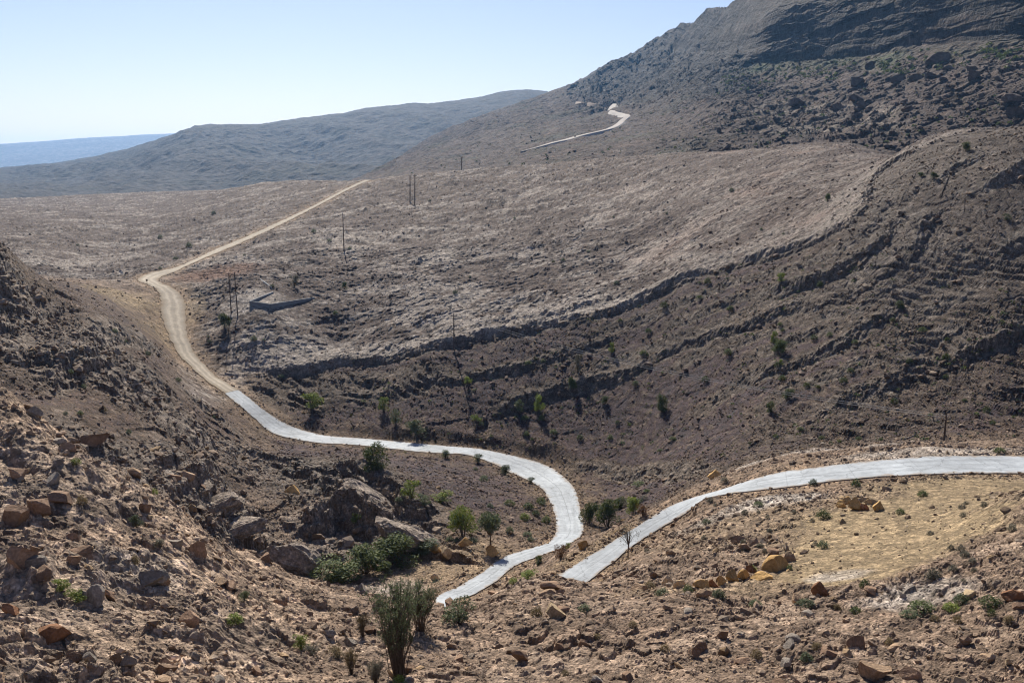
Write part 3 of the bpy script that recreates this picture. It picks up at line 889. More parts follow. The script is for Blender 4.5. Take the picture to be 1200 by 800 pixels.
def mt_disp(X, Y, Zh, u, v):
    cliff = sm(84, 70, v + (u - 900) * .09) * sm(620, 760, u)
    b = sm(230, 200, v)
    flank = sm(640, 700, u) * (1 - sm(850, 900, u)) * sm(150, 115, v)
    d = ((9 + 9 * flank) * fbm(X / 160, Y / 200, 6, 100, .6, True) - 2 - 3 * flank) * b * np.clip(Y / 1000, .35, 1.3)
    # the rock face is broken back and forth (along the view), not up and down
    xa, za = X + .35 * Zh, Zh * 1.15 - .3 * X
    dy = -9 * fbm(xa / 60, za / 75, 5, 101, .6, True) + 12 * fbm(xa / 24, za / 26, 5, 102, .65)
    f1, f2, r1, r2, r3, ox, oy = worley(xa / 24 + .3 * perlin(X / 20, Zh / 20, 5), za / 19, 103)
    dy = dy + 11 * (r1 - .5) * sm(0, .12, f2 - f1) + 13 * (r2 - .5) * ox + 14 * (r3 - .5) * oy
    f1, f2, r1, r2, r3, ox, oy = worley(xa / 9, za / 8, 106)
    dy = dy + 7 * (r1 - .5) * sm(0, .15, f2 - f1) + 6 * (r2 - .5) * ox + 6 * (r3 - .5) * oy
    dy = dy * np.maximum(cliff, 1.3 * flank)
    f1, f2, r1, r2, r3, ox, oy = worley(X / 17, Y / 14, 104)
    d = d + 2.0 * sm(820, 900, u) * (1 - cliff) * r1 ** 2 * sm(0, .25, f2 - f1)
    # bedded slabs in the slope below the cliff
    band = sm(860, 900, u) * (1 - sm(1045, 1075, u)) * sm(122, 130, v) * (1 - sm(160, 168, v))
    t = Zh / 4.2 + .6 * fbm(X / 40, Y / 40, 3, 104)
    d = d + band * 3.4 * (np.floor(t) + sm(.6, 1, t - np.floor(t)) - t)
    t = Zh / 7 + .5 * fbm(X / 60, Y / 60, 3, 109)
    d = d + 2.2 * sm(760, 860, u) * (1 - cliff) * (np.floor(t) + sm(.6, 1, t - np.floor(t)) - t) * np.clip(.4 + fbm(X / 50, Y / 50, 2, 114), 0, 1)
    f1, f2, r1, r2, r3, ox, oy = worley(X / 6, Y / 6, 105)
    d = d + 1.3 * (r1 ** 2) * sm(0, .25, f2 - f1) * sm(700, 850, u) * (1 - cliff)
    d = d + 1.1 * fbm(X / 14, Y / 14, 4, 115, .6, True) * b * (1 - cliff)
    return d, dy


def mt_col(X, Y, Zh, u, v):
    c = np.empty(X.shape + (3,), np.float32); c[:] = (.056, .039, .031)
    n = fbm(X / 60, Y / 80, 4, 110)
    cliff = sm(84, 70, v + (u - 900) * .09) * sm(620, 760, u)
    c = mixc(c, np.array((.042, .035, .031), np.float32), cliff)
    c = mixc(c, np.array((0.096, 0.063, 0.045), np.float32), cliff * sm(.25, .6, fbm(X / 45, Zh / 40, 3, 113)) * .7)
    c = mixc(c, np.array((0.036, 0.036, 0.023), np.float32), sm(.0, .5, n) * .75 * (1 - cliff) * sm(950, 750, u))
    c = mixc(c, np.array((.033, .030, .028), np.float32), sm(640, 700, u) * (1 - sm(850, 900, u)) * sm(135, 105, v) * .85)
    foot = np.exp(-((v + (u - 900) * .09 - 88) / 9) ** 2) * sm(840, 900, u)
    c = mixc(c, np.array((.05, .065, .03), np.float32), np.clip(foot * (.35 + 1.6 * n), 0, 1) * .85)
    band = sm(860, 900, u) * (1 - sm(1045, 1075, u)) * sm(122, 130, v) * (1 - sm(160, 168, v))
    c = mixc(c, np.array((0.156, 0.129, 0.102), np.float32), band * sm(-.2, .3, fbm(X / 14, Y / 14, 3, 111)) * .8)
    c = mixc(c, np.array((0.132, 0.111, 0.093), np.float32), sm(.25, .6, fbm(X / 22, Y / 22, 4, 112)) * .45)
    return c


MTC = {  # along each column: hidden toe, three points up the slope, cliff foot, cliff top, skyline, two points behind
    200: [(290, 400), (270, 600), (255, 800), (243, 1000), (238, 1200), (236, 1500), (235, 1800), (240, 2200), (250, 2700)],
    300: [(280, 400), (258, 600), (246, 800), (238, 1000), (235, 1200), (233, 1500), (232, 1800), (238, 2200), (245, 2700)],
    440: [(262, 400), (232, 560), (218, 740), (209, 950), (204, 1100), (206, 1400), (207, 1700), (218, 2100), (235, 2700)],
    500: [(255, 400), (225, 520), (203, 780), (187, 1080), (176, 1400), (170, 1620), (167, 1800), (180, 2200), (200, 2700)],
    560: [(250, 400), (222, 500), (198, 730), (177, 1030), (158, 1330), (147, 1560), (139, 1750), (155, 2200), (180, 2700)],
    650: [(240, 400), (212, 480), (187, 640), (166, 850), (143, 1180), (126, 1500), (109, 1800), (122, 2200), (150, 2700)],
    720: [(230, 400), (203, 450), (178, 600), (154, 890), (130, 1200), (105, 1500), (78, 1760), (95, 2200), (125, 2700)],
    800: [(215, 400), (197, 430), (170, 570), (142, 800), (115, 1000), (78, 1250), (36, 1560), (60, 2000), (90, 2700)],
    850: [(208, 395), (180, 470), (152, 610), (122, 800), (96, 990), (52, 1120), (10, 1300), (35, 1800), (70, 2700)],
    900: [(200, 390), (162, 520), (130, 680), (105, 850), (82, 950), (22, 972), (-4, 1045), (15, 1500), (60, 2700)],
    1000: [(195, 380), (157, 480), (120, 620), (90, 740), (73, 800), (0, 816), (-30, 866), (-48, 1050), (20, 2700)],
    1100: [(188, 380), (152, 430), (110, 540), (75, 640), (56, 690), (-28, 705), (-60, 762), (-78, 930), (20, 2700)],
    1200: [(175, 380), (142, 410), (100, 480), (70, 560), (50, 600), (-40, 613), (-75, 672), (-92, 840), (10, 2700)],
    1500: [(150, 380), (125, 410), (90, 470), (60, 540), (40, 575), (-50, 602), (-90, 660), (-105, 800), (0, 2700)],
    1900: [(130, 380), (110, 410), (85, 470), (55, 540), (35, 575), (-50, 602), (-95, 660), (-110, 800), (0, 2700)]}


def mountain():
    us = np.array(sorted(MTC), float)
    G = np.array([[(v, math.log(y)) for v, y in MTC[int(u)]] for u in us])        # columns, 9, 2
    uu = np.concatenate([np.linspace(215, 1235, 1010), np.linspace(1240, 1880, 150)])
    i = np.clip(np.searchsorted(us, uu, 'right') - 1, 0, len(us) - 2)
    t = (uu - us[i]) / (us[i + 1] - us[i])
    dG = np.gradient(G, us, axis=0)
    h = (us[i + 1] - us[i])[:, None, None]; t_ = t[:, None, None]
    Q = ((2 * t_**3 - 3 * t_**2 + 1) * G[i] + (t_**3 - 2 * t_**2 + t_) * h * dG[i] + (-2 * t_**3 + 3 * t_**2) * G[i + 1] + (t_**3 - t_**2) * h * dG[i + 1])
    ns = [70, 120, 120, 110, 190, 130, 30, 30]
    prm = np.concatenate([k + np.linspace(0, 1, n, endpoint=False) for k, n in enumerate(ns)] + [[8]])
    k = np.clip(prm.astype(int), 0, 7); f = prm - k
    M = (1 - f)[:, None, None] * Q[:, k].transpose(1, 0, 2) + f[:, None, None] * Q[:, k + 1].transpose(1, 0, 2)
    for _ in range(14):                       # round off the breaks of slope
        M[1:-1] = (M[:-2] + 2 * M[1:-1] + M[2:]) / 4
    v = M[..., 0]; Y = np.exp(M[..., 1]); u = np.broadcast_to(uu[None], v.shape)
    a_, b_ = (u - CU) / F, (CV - v) / F
    kk = CT + b_ * ST
    X = a_ / kk * Y; Zh = (b_ * CT - ST) / kk * Y
    dz, dy = mt_disp(X, Y, Zh, u, v)
    c = mt_col(X, Y, Zh, u, v)
    Y = Y + dy; Zh = Zh + dz
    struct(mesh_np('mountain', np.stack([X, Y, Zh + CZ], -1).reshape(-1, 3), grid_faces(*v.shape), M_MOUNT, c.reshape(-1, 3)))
    return X, Y, Zh, uu


MT = mountain()
MTU, MTV = to_uv(MT[0] / MT[1], MT[2] / MT[1])


def mt_hit(u, v):
    c = int(np.argmin(np.abs(MT[3] - u)))
    ok = np.nonzero(MTV[:, c] <= v)[0]
    i = int(ok[0]) if len(ok) else MTV.shape[0] - 1
    return np.array([MT[0][i, c], MT[1][i, c], MT[2][i, c] + CZ])


def mt_road(name, L, hw):
    P = np.array([mt_hit(u, v) for u, v in L])
    P = catmull(P, 4.0)
    for _ in range(6):
        P[1:-1] = (P[:-2] + 2 * P[1:-1] + P[2:]) / 4
    t = np.gradient(P, axis=0); t[:, 2] = 0; t /= np.linalg.norm(t, axis=1)[:, None]
    nrm = np.c_[-t[:, 1], t[:, 0], 0 * t[:, 0]]
    rowsP = []
    tp = np.clip(np.minimum(np.arange(len(P)) / 3 + .5, (len(P) - 1 - np.arange(len(P))) / 22 + .15), .15, 1)[:, None]
    for k in (-2.6, -1, 0, 1, 2.6):
        rowsP.append(P + nrm * hw * k * tp)
    Q = np.stack(rowsP, 1)
    # a cut-and-fill bench: level with the higher ground along it, skirts down both sides
    Q[..., 2] = P[:, None, 2] + .9
    Q[:, 0, 2] -= 4; Q[:, 4, 2] -= 4
    uv = np.stack([np.broadcast_to(np.array([0, 0, .5, 1, 1.])[None], Q.shape[:2]), np.broadcast_to(np.arange(len(P))[:, None] * 4., Q.shape[:2])], -1)
    return struct(mesh_np(name, Q.reshape(-1, 3), grid_faces(len(P), 5), M_FARROAD, uv=uv.reshape(-1, 2)))


M_FARROAD = stone_mat('far_road_gravel', (.03, .2), .1, (.34, .31, .28), .85, 1.12)
mt_road('mountain_road', [(719, 123), (717.5, 131), (728, 134), (736, 137), (730, 142), (724, 147), (714, 152), (704, 155), (690, 158), (680, 160), (664, 165), (648, 169), (630, 174), (610, 179)], 2.5)
M_TRACK = stone_mat('far_track_gravel', (.03, .2), .1, (.24, .19, .15), .8, 1.15)
_m = M_FARROAD; M_FARROAD = M_TRACK
mt_road('mountain_track', [(676, 120), (690, 122), (704, 124), (719, 123)], 2.2)
M_FARROAD = _m
print('hills', time.time() - T0)


# ------------------------------------------------------------------ stones
def ico(sub):
    import bmesh
    bm = bmesh.new()
    bmesh.ops.create_icosphere(bm, subdivisions=sub, radius=1)
    V = np.array([v.co[:] for v in bm.verts]); Fc = np.array([[v.index for v in f.verts] for f in bm.faces])
    bm.free()
    return V, Fc


ICO = {s: ico(s) for s in (1, 2, 4, 5)}


def rock_shape(sub, rng, ncut=9, flat=.7, rough=.0):
    V, Fc = ICO[sub]
    V = V.copy()
    for _ in range(ncut):
        n = rng.normal(size=3); n /= np.linalg.norm(n)
        d = rng.uniform(.34, .72)
        k = np.maximum(V @ n - d, 0)
        V -= k[:, None] * n
    if rough:
        V += rough * np.c_[perlin(V[:, 0] * 2.5 + V[:, 2], V[:, 1] * 2.5, int(rng.integers(50))), perlin(V[:, 1] * 2.5 + V[:, 0], V[:, 2] * 2.5, 3), perlin(V[:, 2] * 2.5, V[:, 0] * 2.5 + V[:, 1], 5)]
    V *= np.array([1, rng.uniform(.65, .95), flat * rng.uniform(.8, 1.1)])
    return V, Fc


def rotm(rng, tilt=.5):
    a, b, c = rng.uniform(0, 2 * np.pi), rng.normal() * tilt, rng.normal() * tilt
    R = np.array(Matrix.Rotation(a, 3, 'Z') @ Matrix.Rotation(b, 3, 'X') @ Matrix.Rotation(c, 3, 'Y'))
    return R


rng = np.random.default_rng(5)


def lookup(arr, x, y):
    i = np.clip(np.searchsorted(qr, np.log(y)), 0, NR - 1)
    c = np.clip(np.searchsorted(pc, x / y), 0, NC - 1)
    return arr[i, c]


def scatter(n, y0, y1, smin, smax, alpha, reject):
    p = rng.uniform(-.66, .66, n)
    q = rng.uniform(math.log(y0), math.log(y1), n)
    y = np.exp(q); x = p * y
    u_ = rng.random(n)
    size = (smin ** -alpha + u_ * (smax ** -alpha - smin ** -alpha)) ** (-1 / alpha)
    k = rng.random(n) < reject(x, y)
    rdist = lookup(roaddist, x, y)
    k &= rdist > size + .15
    return x[k], y[k], size[k]


def dens_near(x, y):
    return np.clip(.5 + 1.25 * perlin(x / 4.5, y / 4.5, 120), .05, 1) * (1 - .93 * lookup(CALM, x, y))


def dens_mid(x, y):
    return np.clip(.5 + 1.2 * perlin(x / 9, y / 9, 121), .05, 1) * (1 - .93 * lookup(CALM, x, y)) * (1 - .7 * lookup(plateau, x, y)) * (1 - .8 * lookup(CALM2, x, y))


def dens_plat(x, y):
    return np.clip(.45 + 1.1 * perlin(x / 14, y / 20, 122), .03, 1)


parts = [scatter(60000, 20, 76, .04, .55, 1.9, dens_near), scatter(60000, 70, 215, .10, .6, 2.4, dens_mid), scatter(60000, 112, 225, .13, .6, 2.5, lambda x, y: np.clip(.45 + 1.1 * perlin(x / 6, y / 6, 125), .05, 1) * lookup(scarp, x, y)),
         scatter(26000, 85, 220, .2, 1.1, 2.2, lambda x, y: np.clip(lookup(OUT, x, y) * 1.3 * lookup(midhill, x, y), 0, 1)),
         scatter(14000, 195, 480, .25, .8, 2.8, dens_plat),
         scatter(60000, 44, 96, .03, .16, 2.2, lambda x, y: .16 * lookup(CALM, x, y))]
for R_ in (RA, RB, RC):                 # loose stones along the road edges
    for side_ in (slice(0, 3), slice(3, 6)):
        k = rng.integers(0, len(R_), 1500)
        c_ = (R_[k, :3] + R_[k, 3:]) / 2; e_ = R_[k, side_]; o_ = e_ - c_; o_ /= np.linalg.norm(o_[:, :2], axis=1)[:, None]
        q = e_[:, :2] + o_[:, :2] * (rng.exponential(.7, 1500) - .12)[:, None]
        parts.append((q[:, 0], q[:, 1], np.minimum(.07 * rng.random(1500) ** -.5, .38)))
for P_, h_l in LEDGES:                 # fallen stones below every ledge
    for a_, b_ in zip(P_[:-1], P_[1:]):
        ln = np.linalg.norm(b_ - a_)
        n = int(min(ln, 60) * 1.6 * h_l ** .5)
        t = rng.random((n, 1)); dd = (b_ - a_) / (ln + 1e-6)
        off_ = np.where(rng.random(n) < .3, rng.uniform(-.3, 1.0, n), -rng.exponential(1.5, n))
        q = a_ + t * (b_ - a_) + np.c_[-dd[1] * off_, dd[0] * off_] + rng.normal(size=(n, 2)) * .7
        sz = np.minimum(.16 * rng.random(n) ** -.5, .95) * min(1.2, .7 + .3 * h_l)
        k = (lookup(roaddist, q[:, 0], q[:, 1]) > sz + .2) & (q[:, 1] > 20)
        parts.append((q[k, 0], q[k, 1], sz[k]))
sx, sy, ss = [np.concatenate(k) for k in zip(*parts)]
ss = ss * np.where(sy < 72, np.clip(sy / 42, .75, 1.5), 1)
vis = ss / sy
order = np.argsort(-vis)
BIG = order[:170]
SMALL = order[170:]
protos = [rock_shape(1, rng, 6, .6) for _ in range(24)]
low = [rock_shape(1, rng, 5, .6) for _ in range(12)]
VV_, FF_, CC_ = [], [], []
off = 0
shade = [np.array(c) for c in ((.225, .158, .11), (.165, .113, .078), (.29, .225, .165), (.195, .135, .092), (.235, .195, .155), (.31, .205, .10))]
zs = gz(sx, sy)
gcol = lookup(A, sx, sy)
for i in SMALL:
    V, Fc = protos[rng.integers(24)]
    R = rotm(rng, .45)
    P = (V * ss[i]) @ R.T + np.array([sx[i], sy[i], zs[i] + ss[i] * .12])
    VV_.append(P); FF_.append(Fc + off); off += len(P)
    c = .5 * shade[rng.choice(6, p=[.3, .27, .16, .15, .08, .04])] + .5 * gcol[i]
    CC_.append(np.broadcast_to(c * rng.uniform(.8, 1.22), P.shape))
struct(mesh_np('rubble', np.concatenate(VV_), np.concatenate(FF_), M_RUBBLE, np.concatenate(CC_)), 'stuff')
print('rubble', len(SMALL), time.time() - T0)

VV_, FF_, CC_, off = [], [], [], 0
for k in range(4200):
    u = rng.uniform(560, 1230); v = rng.uniform(70, 205)
    if rng.random() > .35 + .65 * (u > 840): continue
    P = mt_hit(u, v)
    if P[1] > 1500: continue
    r = min(.45 * rng.random() ** -.55, 2.6) * (1 if u > 840 else .6)
    V, Fc = low[rng.integers(12)]
    Q = (V * r) @ rotm(rng, .4).T + P + [0, 0, r * .2]
    VV_.append(Q); FF_.append(Fc + off); off += len(Q)
    CC_.append(np.broadcast_to(np.array((.066, .049, .039)) * rng.uniform(.8, 1.5), Q.shape))
struct(mesh_np('mountain_rubble', np.concatenate(VV_), np.concatenate(FF_), M_RUBBLE, np.concatenate(CC_)), 'stuff')
M_BOULD = {k: stone_mat('boulder_' + k, (1.2, 5.0), .06, c, .72, 1.25, True) for k, c in (
    ('brown', (.215, .14, .092)), ('grey', (.235, .20, .165)), ('ochre', (.40, .25, .10)), ('tan', (.32, .22, .14)), ('rust', (.25, .125, .065)), ('cream', (.44, .33, .20)), ('umber', (.105, .078, .062)))}
BPROTO = {}
for k in M_BOULD:
    BPROTO[k] = []
    for _ in range(6):
        V, Fc = rock_shape(4, rng, 12, .8, .025)
        V = V - (V.max(0) + V.min(0)) / 2
        V = V / (np.abs(V).max(0)) * np.array([1, 1, 1])
        BPROTO[k].append(mesh_np('boulder', V, Fc, M_BOULD[k], link=False))
KEYS = {k: j for j, k in enumerate(M_BOULD)}


def boulder(x, y, r, kind_, label, group=None, rot=None, sc=(1, 1, 1), sink=.15, z=None, var=None):
    me = BPROTO[kind_][RND.randrange(6) if var is None else var]
    o = bpy.data.objects.new('boulder', me); COL.objects.link(o)
    z = gz(x, y)[0] if z is None else z
    o.location = (x, y, z + r * sc[2] * (.5 - sink))
    o.scale = (r * sc[0], r * sc[1] * .85, r * sc[2])
    o.rotation_euler = rot if rot else (RND.gauss(0, .25), RND.gauss(0, .25), RND.uniform(0, 6.28))
    return tag(o, label, 'boulder', group)


for i in BIG:
    u, v = to_uv(sx[i] / sy[i], (zs[i] - CZ) / sy[i])
    if sy[i] < 75:
        if u < 360: g = ('brown stone among the rubble of the left foreground slope', 'stones lying on the left foreground slope')
        elif u < 800: g = ('brown stone among the rubble at the bottom of the slope in front of the road', 'stones lying on the front slope')
        else: g = ('brown stone among the rubble of the right foreground slope', 'stones lying on the right foreground slope')
    elif u < 330: g = ('stone fallen on the dark hillside left of the dirt road', 'stones on the left hillside')
    elif sy[i] < 125: g = ('loose stone lying between the two arms of the pale road', 'stones between the road arms')
    else: g = ('stone lying on the dark scree slope behind the pale road', 'stones on the scree slope')
    boulder(sx[i], sy[i], ss[i] * .72, RND.choice(['brown', 'brown', 'grey', 'tan']), *g, sc=(1, 1, RND.uniform(.55, .85)))

#        u, v(base), width px, height px, kind, label, group
SPECIAL = [
    (908, 667, 36, 21, 'ochre', 'big ochre boulder with a flat top beside the yellow gravel patch', None),
    (881, 670, 11, 9, 'rust', 'small rusty block touching the left side of the big ochre boulder', None),
    (871, 676, 12, 9, 'ochre', 'ochre block in the row left of the big ochre boulder, nearest to it', None),
    (858, 680, 14, 12, 'ochre', 'tallest ochre block in the middle of the row left of the big ochre boulder', None),
    (846, 684, 10, 11, 'ochre', 'leaning ochre block near the left end of the row by the big boulder', None),
    (836, 687, 12, 9, 'rust', 'rusty block in the row of stones left of the big ochre boulder', None),
    (822, 689, 16, 10, 'ochre', 'broad low ochre block at the left end of the row of stones', None),
    (892, 678, 22, 6, 'ochre', 'low ochre slab lying in front of the big ochre boulder', None),
    (985, 594, 9, 11, 'ochre', 'upright ochre block at the left end of the pile by the road', None),
    (993, 590, 10, 8, 'ochre', 'ochre block at the back of the pile by the road', None),
    (1003, 597, 14, 15, 'ochre', 'tallest tan block in the middle of the pile by the road', None),
    (1014, 597, 9, 7, 'rust', 'small rusty block in the front of the pile by the road', None),
    (1020, 590, 14, 7, 'cream', 'flat pale block on the right of the pile by the road', None),
    (1029, 597, 14, 10, 'ochre', 'ochre block at the right end of the pile by the road', None),
    (1011, 587, 10, 6, 'cream', 'pale flat block at the back of the pile by the road', None),
    (838, 560, 18, 9, 'ochre', 'lone ochre boulder on the far side of the right road', None),
    (651, 721, 19, 15, 'cream', 'yellow angular boulder alone on the brown rubble below the road end', None),
    (1024, 797, 38, 25, 'tan', 'large tan rounded boulder at the bottom edge of the view', None),
    (1066, 796, 28, 19, 'brown', 'dark tilted slab beside the large tan boulder at the bottom edge', None),
    (1157, 775, 23, 13, 'tan', 'smooth tan boulder near the bottom right corner', None),
    (1128, 803, 26, 12, 'cream', 'pale boulder cut off by the bottom edge of the view', None),
    (1182, 778, 8, 8, 'cream', 'small white stone near the bottom right corner', None),
    (782, 686, 13, 12, 'cream', 'pale square block, left one of a pair above the brown rubble', None),
    (796, 688, 12, 9, 'cream', 'pale square block, right one of a pair above the brown rubble', None),
    (766, 676, 10, 16, 'brown', 'upright pointed brown stone below the right road', None),
    (525, 650, 13, 10, 'cream', 'yellow boulder on the bank left of the lower road bend', None),
    (511, 647, 11, 9, 'ochre', 'round ochre stone on the bank above the stream bushes', None),
    (577, 650, 14, 10, 'ochre', 'ochre boulder at the foot of the small olive tree', None),
    (545, 638, 16, 8, 'ochre', 'rusty ochre stone below the green bush by the olive tree', None),
    (509, 678, 10, 7, 'cream', 'bright cream stone left of the lower end of the road', None),
    (684, 642, 12, 9, 'ochre', 'ochre rock on the bank between the two arms of the road', None),
    (961, 695, 19, 14, 'rust', 'dark rusty boulder in front of the yellow gravel patch', None),
    (848, 748, 16, 19, 'brown', 'upright brown boulder on the front slope below the ochre row', None),
    (820, 760, 22, 10, 'brown', 'low brown boulder left of the upright one on the front slope', None),
    (1003, 757, 24, 17, 'brown', 'dark brown boulder above the large tan boulder', None),
    (611, 772, 24, 16, 'brown', 'broad brown boulder on the slope right of the bare shrub', None),
    (683, 757, 12, 15, 'brown', 'upright dark stone in the middle of the front slope', None),
    (655, 760, 12, 10, 'brown', 'dark stone between two brown boulders on the front slope', None),
    (704, 679, 10, 11, 'brown', 'brown block on the lower edge of the right road', None),
    (648, 690, 30, 14, 'brown', 'dark rock ledge at the visible end of the right road', None),
    (1135, 700, 20, 8, 'cream', 'pale rock between two green cushions on the right slope', None),
    (1188, 702, 30, 15, 'rust', 'rusty rock shelf at the right edge of the view', None),
    (1195, 712, 18, 9, 'brown', 'brown block below the rusty rock shelf at the right edge', None),
    (112, 703, 24, 40, 'grey', 'long grey slab leaning against the outcrop on the left slope', None),
    (99, 702, 17, 34, 'grey', 'grey slab behind the yellow green bush on the left slope', None),
    (129, 703, 22, 17, 'brown', 'dark angular block below the leaning grey slabs', None),
    (40, 662, 30, 14, 'grey', 'flat pale grey slab on the outcrop at left', None),
    (24, 658, 40, 24, 'brown', 'large brown boulder of the outcrop near the left edge', None),
    (50, 675, 32, 16, 'brown', 'brown block wedged under the flat pale slab at left', None),
    (62, 745, 46, 22, 'rust', 'large rusty boulder in the lower left corner', None),
    (12, 716, 18, 11, 'rust', 'rust coloured stone near the left edge', None),
    (136, 778, 18, 17, 'brown', 'brown round stone, left one of a pair low on the left slope', None),
    (152, 780, 20, 15, 'grey', 'grey stone, right one of a pair low on the left slope', None),
    (177, 685, 32, 20, 'grey', 'ribbed grey boulder in the middle of the left slope', None),
    (195, 787, 30, 13, 'brown', 'low brown boulder at the foot of the left slope', None),
    (18, 612, 34, 26, 'brown', 'brown boulder high on the left slope at the edge of the view', None),
    (45, 600, 30, 22, 'brown', 'brown boulder beside another one high on the left slope', None),
    (20, 558, 26, 14, 'brown', 'dark overhanging rock near the top of the left slope', None),
    (222, 728, 30, 15, 'brown', 'brown block on the crest of a rib on the left slope', None),
    (232, 648, 22, 18, 'brown', 'angular brown rock on the skyline of the left slope', None),
    (170, 600, 16, 20, 'brown', 'upright brown rock on the skyline of the left slope by a shrub', None),
    (343, 578, 14, 9, 'ochre', 'yellowish stone on the grey outcrop below the road', None),
    (108, 518, 42, 10, 'brown', 'long flat rock lying on the brown hillside at left', None),
]
for u, v, wp, hp, kd, lab, gr in SPECIAL:
    if kd in ('ochre', 'cream', 'rust') and wp < 25: wp, hp = wp * 1.3, hp * 1.3
    xy = hit(u, v, ymin=75 if ((v < 660 and u < 350 and lab.find('left slope') < 0 and lab.find('left') < 0) or 'outcrop slabs' in lab or 'hillside' in lab) else 0)
    x, y = xy
    w_m, h_m = wp * y / F / 2, hp * y / F / 2
    o = boulder(x, y, w_m * 1.02, kd, lab, gr, rot=(RND.gauss(0, .12), RND.gauss(0, .12), RND.uniform(-.4, .4)), sc=(1, .8, min(1.15, max(.42, h_m * 1.25 / w_m))), sink=.3 if wp > 40 else .1)
    if wp > 55:
        o.rotation_euler = (.2, -.22, .55); o.scale = (w_m * 1.25, w_m * .6, w_m * .42); o.location.z -= .25 * w_m
    if hp > wp * 1.3: o.rotation_euler = (-.3, -.35, .3)
def slab_mesh(seed):
    rg = np.random.default_rng(seed)
    V, Fc = ICO[5]
    V = np.sign(V) * np.abs(V) ** np.array([.45, .5, .55])
    for _ in range(16):
        n = rg.normal(size=3) * [1, 1, .8]; n /= np.linalg.norm(n)
        q = V @ n; V -= np.maximum(q - rg.uniform(.62, .92) * q.max(), 0)[:, None] * n
    z = V[:, 2].copy()
    grow = 1 + .05 * np.sign(np.sin(z * 7 + .8 * perlin(V[:, 0] * 1.5, V[:, 1] * 1.5, seed))) + .09 * perlin(V[:, 0] * 2 + z, V[:, 1] * 2, seed + 1) + .05 * perlin(V[:, 0] * 7 + z * 3, V[:, 1] * 7, seed + 2)
    V = V * np.c_[grow, grow, np.ones(len(V))]
    w_ = worley(V[:, 0] * 2.2 + z, V[:, 1] * 2.2, seed)
    V[:, 2] += .16 * (w_[2] - .5) * sm(0, .2, w_[1] - w_[0]) + .10 * perlin(V[:, 0] * 1.6, V[:, 1] * 1.6, seed + 3) - .12 * V[:, 0] ** 2 + .07 * perlin(V[:, 0] * 6, V[:, 1] * 6, seed + 4)
    return mesh_np('rock_slab', V, Fc, M_SLAB, link=False)


M_SLAB = stone_mat('bedded_stone', (1.0, 4.0), .25, (.25, .205, .165), .68, 1.3, speck=((3.0, .8, 1.45), (9, .85, 1.4)))
SLABS = [((113, 549), (180, 531), 34, 107, 'dark rounded bed of rock above the tilted slabs on the left hillside'),
         ((158, 569), (210, 553), 17, 107, 'uppermost of the tilted rock slabs on the left hillside, darkest of them'),
         ((196, 594), (250, 566), 20, 108, 'second of the tilted rock slabs on the left hillside, just above the thickest'),
         ((228, 607), (287, 580), 26, 109, 'thickest of the tilted rock slabs on the left hillside'),
         ((250, 634), (314, 608), 22, 106, 'pale lowest one of the tilted rock slabs jutting from the left hillside'),
         ((312, 640), (372, 676), 44, 104, 'bulky grey rock at the left end of the stream bushes'),
         ((395, 575), (470, 608), 30, 126, 'long bare rock back sloping down above the stream bushes'),
         ((440, 615), (512, 645), 30, 113, 'dark bare rock sloping down to the right end of the stream bushes')]
for k, (a_, b_, th, Ys, lab) in enumerate(SLABS):
    A_, B_ = W(*a_, Ys - 1.0), W(*b_, Ys + (1.2 if b_[1] < a_[1] else -.5))
    d = B_ - A_; Ln = np.linalg.norm(d)
    ex = d / Ln; up = np.array([.05, -.12, 1.0]); ey = np.cross(up, ex); ey /= np.linalg.norm(ey); ez = np.cross(ex, ey)
    t_m = th * Ys / F / 2
    o = bpy.data.objects.new('boulder', slab_mesh(200 + 7 * k)); COL.objects.link(o)
    mid = (A_ + B_) / 2 + ey * Ln * .16 - ez * t_m * .2
    o.matrix_world = Matrix.Translation(Vector(mid)) @ Matrix(np.c_[ex, ey, ez].tolist()).to_4x4() @ Matrix.Diagonal((Ln / 2, max(Ln * .3, t_m), t_m, 1))
    tag(o, lab, 'rock')
BIGM = [(1005, 102, 22, 'square rock as big as a house, left below the mountain cliff'), (1012, 127, 22, 'pale block with a flat top in the boulder field below the cliff'),
        (1003, 119, 22, 'broad block behind the flat pale one in the boulder field'), (1052, 96, 20, 'wide low rock between two house sized rocks below the cliff'),
        (1073, 94, 18, 'tall pale rock in the middle of the boulder field under the cliff'), (1090, 90, 14, 'narrow rock right of the tall pale rock under the cliff'),
        (1139, 84, 14, 'reddish rock high on the right of the boulder field'), (1140, 92, 22, 'broad reddish rock in the right of the boulder field'),
        (980, 128, 16, 'dark rock left of the pale flat topped block'), (1064, 130, 14, 'rounded dark rock at the foot of the boulder field'),
        (1100, 74, 30, 'long rock shelf just below the dark cliff'), (860, 140, 10, 'pale rock on the spur left of the boulder field'), (1052, 124, 9, 'small rock at the foot of the boulder field'),
        (935, 124, 20, 'dark rock hump above the bedded slabs'), (1185, 120, 24, 'layered rock at the right edge below the cliff'), (1190, 136, 24, 'dark rock bench at the right edge of the lower slope'),
        (1110, 82, 12, 'rock among others in the upper middle of the boulder field'), (1020, 78, 14, 'rock resting right at the foot of the cliff')]
for u, v, wp, lab in BIGM:
    P = mt_hit(u, v)
    r = wp * P[1] / F / 2
    boulder(P[0], P[1], r * .95, 'umber', lab, None, sc=(1, .9, .62), z=P[2], rot=(RND.gauss(0, .15), RND.gauss(0, .15), RND.uniform(-.5, .5)))
print('boulders', time.time() - T0)


